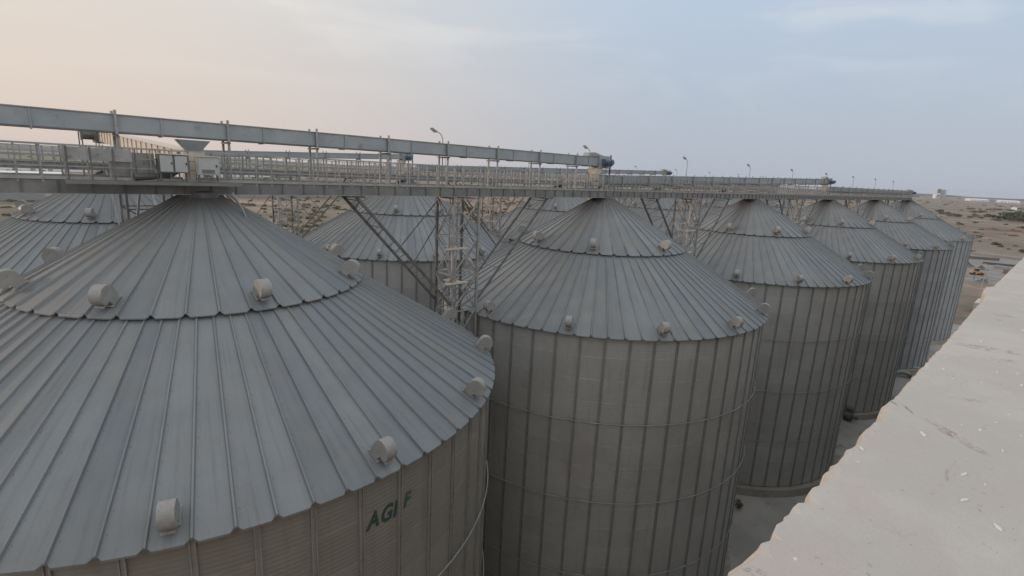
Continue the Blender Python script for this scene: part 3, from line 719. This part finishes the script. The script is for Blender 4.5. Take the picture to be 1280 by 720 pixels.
# ------------------------------------------------------------------ catwalk lamps
def lamp_proto():
    mb = MB(); mb.tube([(0, 0, ZD - .2), (0, 0, 25.15)], .03, 8, .022); pole = mb.mesh('pole', M['galv'])
    pts = [(0, 0, 25.14)] + [(-.34 * (1 - math.cos(a)), 0, 25.15 + .38 * math.sin(a)) for a in [R_(15 * k) for k in range(1, 7)]]
    mb = MB(); mb.tube(pts, .02, 8, .018); arm = mb.mesh('arm', M['galv'])
    mb = MB(); prof = [(-.33, 25.50), (-.36, 25.565), (-.62, 25.70), (-.68, 25.67), (-.66, 25.62), (-.44, 25.50)]; mb.prism(prof, 1, -.07, .07); head = mb.mesh('lamp_head', M['galv'])
    mb = MB(); prof = [(-.63, 25.596), (-.46, 25.502), (-.455, 25.492), (-.635, 25.586)]; mb.prism(prof, 1, -.055, .055); gl = mb.mesh('lens', M['glass'])
    return pole, arm, head, gl
LP = lamp_proto()
lx = [14.75, 25.7, 37.5, 48.9, 59.6, 70.8, 82.0, 93.5, 105.0]
ords = ['first', 'second', 'third', 'fourth', 'fifth', 'sixth', 'seventh', 'eighth', 'ninth']
for row in (0, 1):
    for k, x in enumerate(lx):
        xx = x + row * 6.0
        if row and k == 0: continue
        e = empty('catwalk_lamp', (xx, N0 + row * W + YF - .1, 0), f'thin curved-arm lamp, {ords[k]} along the {"front" if row == 0 else "back"} catwalk from the left', 'lamp', 'lamps along the catwalks')
        inst('pole', LP[0], e); inst('arm', LP[1], e); h = inst('lamp_head', LP[2], e); inst('lens', LP[3], h)

# ------------------------------------------------------------------ building with the parapet we look over
edge = [(7.612, 0.235), (6.3, .247), (5.101, 0.255), (4.853, 0.262), (4.775, 0.290), (4.60, .283), (4.415, 0.262), (4.126, 0.249), (3.717, 0.251), (3.356, 0.248), (2.905, 0.247), (2.516, 0.248), (2.255, 0.251), (2.079, 0.251), (1.947, 0.249), (1.913, 0.244), (1.871, 0.251), (1.822, 0.255), (1.79, 0.259), (1.735, 0.254), (1.628, 0.235), (1.601, 0.247), (1.553, 0.25), (1.506, 0.249), (1.485, 0.249), (1.442, 0.243), (1.407, 0.251), (1.348, 0.246), (1.289, 0.253), (1.231, 0.253), (1.178, 0.245), (1.132, 0.253), (1.109, 0.252), (1.07, 0.241), (1.045, 0.253), (1.005, 0.254), (0.972, 0.251), (0.944, 0.255), (0.912, 0.25), (0.903, 0.244), (0.872, 0.254), (0.841, 0.251), (0.814, 0.253), (0.78, 0.258), (0.751, 0.253), (.69, .247), (.6, .252), (.5, .247), (.3, .252), (.1, .247), (-.4, .25), (-2, .25), (-45, .25)]
# finer ragged line between the measured points
fine = [(88.0, .24), (56.0, .24), (30.0, .235), (14.0, .24)]
for (a, b), (c, d) in zip(edge, edge[1:]):
    L = math.hypot(a - c, b - d); n = max(1, min(60, int(L / .018)))
    for k in range(n):
        f = k / n; fine.append((a + (c - a) * f, b + (d - b) * f + (random.uniform(-.0032, .0032) if k else 0)))
fine.append(edge[-1])
PZ = CAM_H - .6; BK = -.42
eb = empty('concrete_building', (0, 0, 0), 'concrete building whose pale chipped parapet runs down the right side', 'building')
mb = MB(); nf = len(fine)
prof = [(0.0, -.006), (-.0035, -.0015), (-.012, 0.0)]     # rounded arris: (offset along y, z)
rows = []
for (x, y) in fine:
    j = random.uniform(.4, 2.2)
    base = [(x, y + .006 * j, PZ - .05), (x, y + .004 * j, PZ - .02)]
    rows.append(base + [(x, y + o * j, PZ + z * j) for o, z in prof] + [(x, y - .05, PZ), (x, BK, PZ)])
m_ = len(rows[0])
top = MB()
for r in rows: top.v += r[2:]
mt = m_ - 2
for i in range(nf - 1):
    for k in range(mt - 1): top.f.append((i * mt + k, i * mt + k + 1, (i + 1) * mt + k + 1, (i + 1) * mt + k))
top.build('parapet_top', M['top'], eb)
rim = MB()
for r in rows: rim.v += [(r[0][0], .216, PZ - .30)] + r[:3]
for i in range(nf - 1):
    for k in range(3): rim.f.append((i * 4 + k, i * 4 + k + 1, (i + 1) * 4 + k + 1, (i + 1) * 4 + k))
rim.build('chipped_edge', M['mortar'], eb)
mb = MB(); mb.box(-45, 88, BK + .002, .214, PZ - 1.05, PZ - .004); mb.build('parapet', M['bwall'], eb)
mb = MB(); mb.box(-45, 88, -14, .205, G, PZ - 1.052); mb.build('wall', M['bwall'], eb)
mb = MB(); mb.box(-44.99, 87.99, -13.99, BK, PZ - 1.05, PZ - 1.03); mb.build('roof_floor', M['yard'], eb)

# loose chips of white plaster on the parapet
chips = [(1154, 543, 1.5, 'white plaster chip nearest the middle of the chipped edge'), (1077, 561, 1.3, 'white plaster chip lying right at the broken edge, lowest on the left'), (1205, 593, 1.4, 'upper of two white chips one below the other on the wide part'), (1206, 625, 1.3, 'lower of two white chips one below the other on the wide part'), (1247, 659, 1.4, 'lowest chip, toward the bottom right corner of the parapet'), (1226, 427, 1.2, 'long pale chip beside the upper red-brown scrape'), (1179, 461, 1.0, 'small pale chip below left of the upper red-brown scrape'), (1191, 474, .9, 'darker-edged speck just below a pale chip left of centre'), (1253, 564, 1.1, 'pale chip past the right end of the long brown scrape'), (1245, 529, .9, 'faint chip above the right end of the long brown scrape'), (1278, 413, 1.2, 'pale chip at the right edge, high on the parapet'), (1277, 482, 1.2, 'white chip at the right edge, level with the middle of the parapet')]
for (px, py, s, lab) in chips:
    x, y = bzp(px, py, PZ); mb = MB(); n = 7; q = random.random() * 6
    r = [random.uniform(.6, 1.15) for _ in range(n)]; sx = .011 * s * (1 + max(0, x - 1.5) * .4); sy = .0032 * s * (1 + max(0, x - 1.5) * .3)
    lo = [(sx * r[k] * math.cos(6.283 * k / n), sy * r[k] * math.sin(6.283 * k / n), 0) for k in range(n)]; hi = [(a * .8, b * .8, .0012) for a, b, _ in lo]
    mb.add(lo + hi, [tuple(range(n, 2 * n))] + [(k, (k + 1) % n, n + (k + 1) % n, n + k) for k in range(n)])
    o = mb.build('plaster_chip', M['chip'], None); o.location = (x, y, PZ + .0005); o.rotation_euler.z = random.uniform(-.5, .5); tag(o, lab, 'chip', 'plaster chips on the parapet')

# ------------------------------------------------------------------ things on the yard
def foliage(mb, n, rx, ry, h, leaf, zb=0.0):
    lobes = [(random.uniform(-.55, .55) * rx, random.uniform(-.55, .55) * ry, zb + h * random.uniform(.3, .75), random.uniform(.3, .55)) for _ in range(9)]
    for _ in range(n):
        c = random.choice(lobes); d = Vector((random.gauss(0, 1), random.gauss(0, 1), random.gauss(0, 1))).normalized() * random.uniform(.55, 1) * c[3]
        p = Vector((c[0] + d.x * rx, c[1] + d.y * ry, max(zb + .05, c[2] + d.z * h * .6)))
        a = Vector((random.gauss(0, 1), random.gauss(0, 1), random.gauss(0, .6))).normalized(); b = a.cross(Vector((random.gauss(0, 1), random.gauss(0, 1), random.gauss(0, 1)))).normalized()
        s = leaf * random.uniform(.6, 1.4); mb.add([p - a * s, p - b * s * .5, p + a * s, p + b * s * .5], [(0, 1, 2, 3)])
def bush(name, x, y, rx, ry, h, label, cat, mat, n=420, leaf=.3, group=None):
    e = empty(name, (x, y, G), label, cat, group)
    mb = MB(); foliage(mb, n, rx, ry, h, leaf); mb.build('foliage', mat, e)
    mb = MB()
    for _ in range(5):
        a = random.uniform(0, 6.28); mb.tube([(0, 0, 0), (math.cos(a) * rx * .25, math.sin(a) * ry * .25, h * .3), (math.cos(a) * rx * .45, math.sin(a) * ry * .45, h * .6)], .05 * h / 2.5, 5, .02)
    mb.build('stem', M['wood'], e)
    return e
bush('weed', 38.0, 13.1, .55, .5, .8, 'dark weed tuft growing by the foot of the second silo', 'weed', M['leaf_dry'], 260, .06)
fan = empty('aeration_fan', (63.2, 12.1, G), 'small dark aeration fan on the yard at the foot of the third silo', 'fan', 'aeration fans on the yard')
mb = MB(); mb.tube([(0, -.35, .6), (0, .35, .6)], .5, 16); mb.build('casing', M['galv_dark'], fan)
mb = MB(); mb.box(-.25, .5, -.3, .3, 1.0, 1.45); mb.build('outlet', M['galv_dark'], fan)
mb = MB(); mb.tube([(-.0, -.9, .6), (0, -.352, .6)], .2, 12); mb.build('motor', M['motor'], fan)
mb = MB(); mb.box(-.5, .5, -.4, .4, 0.004, .12); mb.build('base', M['galv'], fan)
for k, (x, y, lab) in enumerate([(84.6, 11.6, 'bent duct lying on the yard between the fourth and fifth silos'), (88.2, 11.0, 'shorter bent duct on the yard at the foot of the fifth silo')]):
    e = empty('bent_duct', (x, y, G), lab, 'duct', 'bent ducts on the yard')
    mb = MB(); mb.tube([(-1.2, .6, .35), (-.4, .5, .5), (.3, 0, .7), (.9, -.7, .6), (1.1, -1.2, .3)], .28, 12); mb.build('duct', M['galv'], e)
    mb = MB(); mb.tube([(1.1, -1.15, .3), (1.13, -1.25, .28)], .36, 12); mb.build('flange', M['galv_dark'], e)
# orange loader, dark heaps, low wall, pole beyond the last bin
ld = empty('wheel_loader', (221, 16.5, G), 'orange wheeled loader parked on the grey ground beyond the last silo', 'loader', None, R_(-55))
ld.scale = (.62,) * 3
mb = MB(); mb.prism([(-2.6, .9), (2.2, .9), (2.4, 1.6), (.5, 1.9), (-2.6, 2.0)], 1, -1.1, 1.1); mb.build('body', M['orange'], ld)
mb = MB(); mb.prism([(-.8, 1.95), (.7, 1.95), (.5, 3.3), (-.7, 3.3)], 1, -.8, .8); cb_ = mb.build('cab', M['dark'], ld)
mb = MB(); mb.box(-.85, .65, -.9, .9, 3.302, 3.42); mb.build('cab_roof', M['orange'], cb_)
for x in (-1.7, 1.6):
    for y in (-1.15, 1.15): mb = MB(); mb.tube([(x, y - .25, .75), (x, y + .25, .75)], .75, 16); mb.build('wheel', M['dark'], ld)
mb = MB(); mb.prism([(2.9, .2), (4.1, .1), (4.2, .3), (3.3, 1.4), (2.9, 1.3)], 1, -1.4, 1.4); mb.build('bucket', M['orange'], ld)
mb = MB()
for y in (-.7, .7): mb.bar((1.4, y, 1.75), (3.1, y, 1.0), .22)
mb.build('lift_arm', M['orange'], ld)
def heap(x, y, rx, ry, h, name, lab, cat, mat, group=None):
    mb = MB(); nr, na = 6, 20; c = len(mb.v)
    for i in range(nr + 1):
        f = i / nr
        for k in range(na):
            a = 6.283 * k / na; w_ = 1 + .22 * math.sin(3 * a + x) + .12 * math.sin(7 * a + y)
            mb.v.append((rx * f * w_ * math.cos(a), ry * f * w_ * math.sin(a), h * (1 - f) * (1 + .3 * math.sin(5 * a + 9 * f)) - .02 * (i == nr)))
    for i in range(nr):
        for k in range(na): mb.f.append((i * na + k, i * na + (k + 1) % na, (i + 1) * na + (k + 1) % na, (i + 1) * na + k)[::-1])
    o = mb.build(name, mat); o.location = (x, y, G + .03); return tag(o, lab, cat, group)
heap(243, 21, 3.0, 2.0, 1.5, 'rubble_heap', 'dark rubble heap left of the orange loader, nearer the last silo', 'heap', M['galv_dark'], 'rubble heaps by the yard')
heap(239, 17, 2.6, 2.0, 1.2, 'rubble_heap', 'dark rubble heap just behind the orange loader', 'heap', M['galv_dark'], 'rubble heaps by the yard')
heap(204, 13.5, 3.0, 1.6, .9, 'rubble_heap', 'dark rubble heap right of the thin pole', 'heap', M['galv_dark'], 'rubble heaps by the yard')
heap(195, 8.6, 3.5, 1.4, .7, 'rubble_heap', 'pale rubble heap against the parapet edge beyond the silos', 'heap', M['plinth'], 'rubble heaps by the yard')
mb = MB(); mb.box(-6.5, 6.5, -.25, .25, 0, 1.0); mb.box(-6.6, 6.6, -.3, .3, 1.002, 1.1)
o = mb.build('low_wall', M['galv_dark']); o.location = (277, 21, G); o.rotation_euler.z = R_(-62); tag(o, 'short dark low wall on the grey ground beyond the last silo', 'wall')
pe = empty('light_pole', (171.5, 11.2, G), 'thin pale pole standing between the last silo and the parapet', 'pole')
mb = MB(); mb.tube([(0, 0, 0), (0, 0, 8.0)], .16, 8, .10); mb.build('pole', M['vent'], pe)
mb = MB(); mb.tube([(0, 0, 7.9), (.5, .2, 8.2), (1.2, .5, 8.25)], .06, 6); mb.build('arm', M['vent'], pe)
mb = MB(); mb.box(1.1, 1.8, .35, .75, 8.18, 8.32); mb.build('lamp_head', M['galv'], pe)
mb = MB(); mb.box(-3.4, 3.4, -1.2, 1.2, 0, 2.4); o = mb.build('container', M['cream'], None)
for k in range(14): pass
o.location = (150, 8.9, G); tag(o, 'cream shipping container half hidden by the parapet', 'container')

# ------------------------------------------------------------------ far buildings
def shed(x0, y0, x1, y1, depth, h, lab, mw, mr, name='warehouse', group='far warehouses'):
    L = math.hypot(x1 - x0, y1 - y0); e = empty(name, (x0, y0, G), lab, 'warehouse', group, math.atan2(y1 - y0, x1 - x0))
    mb = MB(); mb.box(0, L, 0, depth, 0, h); mb.build('wall', mw, e)
    mb = MB(); mb.prism([(-.6, h + .01), (depth / 2, h + min(depth * .10, h * .5)), (depth + .6, h + .01)], 0, -.5, L + .5); mb.build('roof', mr, e)
    mb = MB(); k = 6
    while k < L - 8: mb.box(k, k + 4, -.08, -.01, 0, h * .7); k += 14
    mb.build('doorways', M['shed_grey'], e)
    return e
shed(-90, 765, 62, 768, 40, 5, 'long white-roofed warehouse beyond the left catwalk railing, upper pale strip', M['shed_white'], M['shed_white'])
shed(-80, 548, 29, 556, 24, 4.0, 'nearer white-roofed warehouse at the left edge, lower pale strip', M['shed_white'], M['shed_white'])
shed(138, 700, 270, 800, 30, 5, 'white-roofed warehouse glimpsed through the railing right of the nearest peak', M['shed_white'], M['shed_white'])
shed(330, 830, 440, 870, 30, 5, 'white-roofed warehouse glimpsed through the railing left of the lattice tower', M['shed_white'], M['shed_white'])
shed(500, 900, 600, 940, 30, 5, 'white-roofed warehouse glimpsed through the railing right of the lattice tower', M['shed_white'], M['shed_white'])
shed(95, 360, 205, 372, 46, 6, 'long low grey shed under the catwalk between the nearest peak and the lattice tower', M['shed_grey'], M['shed_grey'])
shed(-60, 330, 10, 338, 40, 6, 'dark low grey shed under the catwalk at the left edge', M['shed_grey'], M['shed_grey'])
def dirp(px, D):
    x, y = bzp(px, 300, G); k = D / math.hypot(x, y); return x * k, y * k
shed(*dirp(1201, 3600), *dirp(1224, 3650), 40, 9, 'left of the long white buildings on the right horizon', M['shed_white'], M['shed_white'])
shed(*dirp(1238, 3650), *dirp(1263, 3680), 40, 9, 'middle long white building on the right horizon, green mass in front of it', M['shed_white'], M['shed_white'])
shed(*dirp(1268, 3700), *dirp(1292, 3700), 40, 8, 'white building cut by the right edge, on the horizon', M['shed_white'], M['shed_white'])
hut = empty('hut', (1560, 78, G), 'tiny cream hut alone on the plain near the right edge', 'hut')
mb = MB(); mb.box(0, 10, 0, 9, 0, 5.5); mb.build('wall', M['shed_white'], hut); mb = MB(); mb.prism([(-.5, 5.51), (4.5, 7.2), (9.5, 5.51)], 0, -.4, 10.4); mb.build('roof', M['cream'], hut)
tw = empty('tower_block', (3050, 405, G), 'lone tall block on the right horizon with a white tank beside it', 'building')
mb = MB(); mb.box(-9, 9, -9, 9, 0, 46); mb.build('wall', M['shed_grey'], tw)
mb = MB(); mb.box(-12, 6, 9.1, 20, 30, 48); mb.build('upper_storey', M['galv_dark'], tw)
mb = MB(); mb.cyl((-6, 26), 8, 8, 6, 24, 20); mb.build('tank', M['shed_white'], tw)
mb = MB()
for k in range(8): mb.box(-9.1, -9.02, -5, 5, 6 + k * 4.8, 8 + k * 4.8)
mb.build('window_strips', M['galv_dark'], tw)

def fence(p, q, n, h, lab, mat):
    a = math.atan2(q[1] - p[1], q[0] - p[0]); L = math.hypot(q[0] - p[0], q[1] - p[1]); e = empty('fence', (p[0], p[1], G), lab, 'fence', None, a)
    for z in (h * .5, h * .95): mb = MB(); mb.bar((0, 0, z), (L, 0, z), .10); mb.build('rail', mat, e)
    for k in range(n): mb = MB(); mb.box(L * k / (n - 1) - .08, L * k / (n - 1) + .08, -.08, .08, 0, h); mb.build('fence_post', mat, e)
fence((298, -10), (312, 70), 26, 1.6, 'low pale fence along the far edge of the grey ground beyond the last silo', M['galv'])
fence((203, 4), (214, 42), 14, 1.5, 'low dark fence on the near side of the grey ground, below the orange loader', M['galv_dark'])
for k, (x, y, L, w2, h, mt, lab) in enumerate([(236, 8.5, 5, 2.2, 1.4, 'galv_dark', 'dark pallet stack right of the orange loader'), (250, 11, 7, 2, 1.0, 'shed_grey', 'long grey pallet stack behind the orange loader'), (212, 20.5, 4, 2, 1.1, 'timber', 'pale timber pallet stack below left of the orange loader'), (228, 24, 5, 2.4, 1.6, 'galv', 'grey pallet stack close beside the last silo'), (262, 14, 9, 1.6, .8, 'galv_dark', 'longest dark pallet stack, between the low wall and the loader')]):
    e = empty('pallet_stack', (x, y, G + .04), lab, 'pallet stack', 'pallet stacks on the grey ground', R_(70 + 9 * k))
    nl = 3
    for q in range(nl):
        z = q * h / nl; mb = MB(); mb.box(-L / 2, L / 2, -w2 / 2 + .1 * (q % 2), w2 / 2, z + h / nl * .25, z + h / nl - .01)
        mb.build('layer', M[mt], e)
        mb = MB()
        for xx in (-L / 2 + .2, 0, L / 2 - .2): mb.box(xx - .1, xx + .1, -w2 / 2 + .12, w2 / 2 - .05, z, z + h / nl * .25 - .005)
        mb.build('bearer', M['wood'], e)
for k in range(16):
    px = 1143 + k * 9.5 + random.uniform(-3, 3); D = random.uniform(3750, 4050); x, y = dirp(px, D)
    L, h = random.uniform(20, 60), random.uniform(5, 12)
    e = empty('distant_building', (x, y, G), 'tiny pale building in the faint row along the right horizon', 'building', 'tiny buildings along the right horizon', math.atan2(y, x) + 1.57)
    mb = MB(); mb.box(-L / 2, L / 2, -10, 10, 0, h); mb.build('wall', M['shed_grey'], e)
    mb = MB(); mb.prism([(-11, h + .01), (0, h + 3), (11, h + .01)], 0, -L / 2 - .5, L / 2 + .5); mb.build('roof', M['shed_grey'], e)
# ------------------------------------------------------------------ shrubs on the plain
def along(px, py): return bzp(px, py, G)
sh = [(1160, 266, 1, 'd'), (1175, 265, 1.4, 'd'), (1182, 268, 1.3, 'd'), (1192, 271, 1.7, 'd'), (1213, 262, 1, 'd'), (1218, 266, 1.1, 'd'), (1227, 266, 1.2, 'd'), (1219, 270, 1, 'd'), (1238, 273, 1.6, 'l'), (1226, 273, .9, 'd'), (1248, 263, 1, 'd'), (1262, 264, 1, 'd'), (1255, 275, 2.0, 'l'), (1264, 272, 2.3, 'l'), (1272, 275, 2.2, 'l'), (1279, 272, 2.3, 'l'), (1268, 277, 1.8, 'l'), (1278, 278, 1.6, 'l'), (1286, 274, 2, 'l'), (1246, 276, 1, 'd'), (1220, 279, .7, 'd'), (1279, 286, 1.0, 'd'), (1279, 316, .8, 'l'),
      (352, 282, .8, 'l'), (358, 286, 1.0, 'l'), (347, 289, .7, 'd'), (384, 284, .7, 'd'), (330, 262, .8, 'd'), (392, 264, .8, 'd'), (410, 259, 1, 'l'), (421, 262, 1, 'l'), (312, 257, .7, 'd'), (340, 272, .6, 'd'),
      (575, 262, 1.2, 'l'), (583, 264, 1.5, 'l'), (592, 264, 1.5, 'l'), (601, 266, 1.3, 'l'), (610, 267, 1.3, 'l'), (619, 268, 1.1, 'l'), (628, 267, 1.0, 'l'), (642, 266, .9, 'd'), (560, 262, .9, 'd'), (640, 255, 1, 'd'),
      (15, 252, .8, 'd'), (45, 262, .8, 'd'), (8, 270, .7, 'd'), (780, 250, 1, 'd'), (800, 256, 1, 'd'), (835, 258, 1, 'd'), (660, 256, 1.1, 'd')]
for q in range(30):
    sh.append((random.choice((random.uniform(1150, 1285), random.uniform(290, 420), random.uniform(545, 680))), random.uniform(256, 275), random.uniform(.4, .9), 'd'))
sides = lambda px: 'on the left under the catwalk' if px < 300 else 'on the dirt seen left of the lattice tower' if px < 480 else 'behind the lattice tower' if px < 720 else 'beyond the middle silos' if px < 900 else 'on the plain at the right'
for k, (px, py, s, kd) in enumerate(sh):
    x, y = along(px, py); D = math.hypot(x, y); r = (.0042 * D + .7) * s; h = (.0022 * D + .8) * s
    if kd == 'l': h *= 1.25
    lab = ('green bushy shrub ' if kd == 'l' else 'small dry dark shrub ') + sides(px)
    bush('shrub', x, y, r * 1.3, r * 1.3, h, lab, 'shrub', M['leaf'] if kd == 'l' else M['leaf_dry'], 240, r * .16, 'shrubs: ' + lab)
for k, (a, b, lab) in enumerate([((1232, 286.5), (1250, 289), 'dark red earth bank left of the longer one, on the plain at the right'), ((1254, 288.5), (1279, 291), 'longer dark red earth bank at the right edge of the plain')]):
    p, q = along(*a), along(*b); c = ((p[0] + q[0]) / 2, (p[1] + q[1]) / 2); L = math.hypot(p[0] - q[0], p[1] - q[1])
    o = heap(c[0], c[1], L / 2 * 1.2, 6, 1.5, 'earth_bank', lab, 'earth bank', M['bank'], None); o.rotation_euler.z = math.atan2(q[1] - p[1], q[0] - p[0])

for nm, mat, n, seed in (('scrub', M['leaf_dry'], 3600, 3), ('green_scrub', M['leaf'], 500, 5)):
    rr = random.Random(seed); mb = MB(); cen = [(rr.uniform(-.12, 1.75), math.exp(rr.uniform(math.log(150), math.log(2600)))) for _ in range(90)]
    for _ in range(n):
        if rr.random() < .65:
            a0, D0 = rr.choice(cen); a_ = a0 + rr.gauss(0, .03); D = D0 * math.exp(rr.gauss(0, .10))
        else: a_ = rr.uniform(-.15, 1.8); D = math.exp(rr.uniform(math.log(145), math.log(2800)))
        x, y = D * math.cos(a_), D * math.sin(a_)
        if (x < 140 and y < 75) or (x < 300 and y < 60) or y < 1: continue
        w_ = rr.uniform(.7, 2.6) * (1 + D / 900); hh = w_ * rr.uniform(.25, .45)
        for q in range(5):
            ang = rr.uniform(0, 3.14); ox, oy = rr.uniform(-.5, .5) * w_, rr.uniform(-.5, .5) * w_; cx_, sy_ = math.cos(ang) * w_ * .45, math.sin(ang) * w_ * .45
            j = rr.uniform(.5, 1)
            mb.add([(x + ox - cx_, y + oy - sy_, G), (x + ox + cx_, y + oy + sy_, G), (x + ox + cx_ * .6, y + oy + sy_ * .6, G + hh * j), (x + ox - cx_ * .3, y + oy - sy_ * .3, G + hh * j * 1.2)], [(0, 1, 2, 3)])
    tag(mb.build(nm, mat), 'low dry scrub dotted over the plain' if nm == 'scrub' else 'sparse green ground growth dotted over the plain', 'scrub', kind='stuff')
# ------------------------------------------------------------------ haze
HZ = 7e-5
mb = MB(); mb.box(-8300, 8300, -8300, 8300, G - 1.5, 60)
hz = mb.build('haze', M['hills']); hz.data.materials.clear()
m = bpy.data.materials.new('haze_air'); m.use_nodes = True; nt = m.node_tree; nt.nodes.clear()
pv = nt.nodes.new('ShaderNodeVolumePrincipled'); pv.inputs['Color'].default_value = (.86, .90, .96, 1); pv.inputs['Density'].default_value = HZ; pv.inputs['Anisotropy'].default_value = .2
ou = nt.nodes.new('ShaderNodeOutputMaterial'); nt.links.new(pv.outputs[0], ou.inputs['Volume']); hz.data.materials.append(m)
tag(hz, 'thin pale haze over the plain', 'haze', kind='stuff')
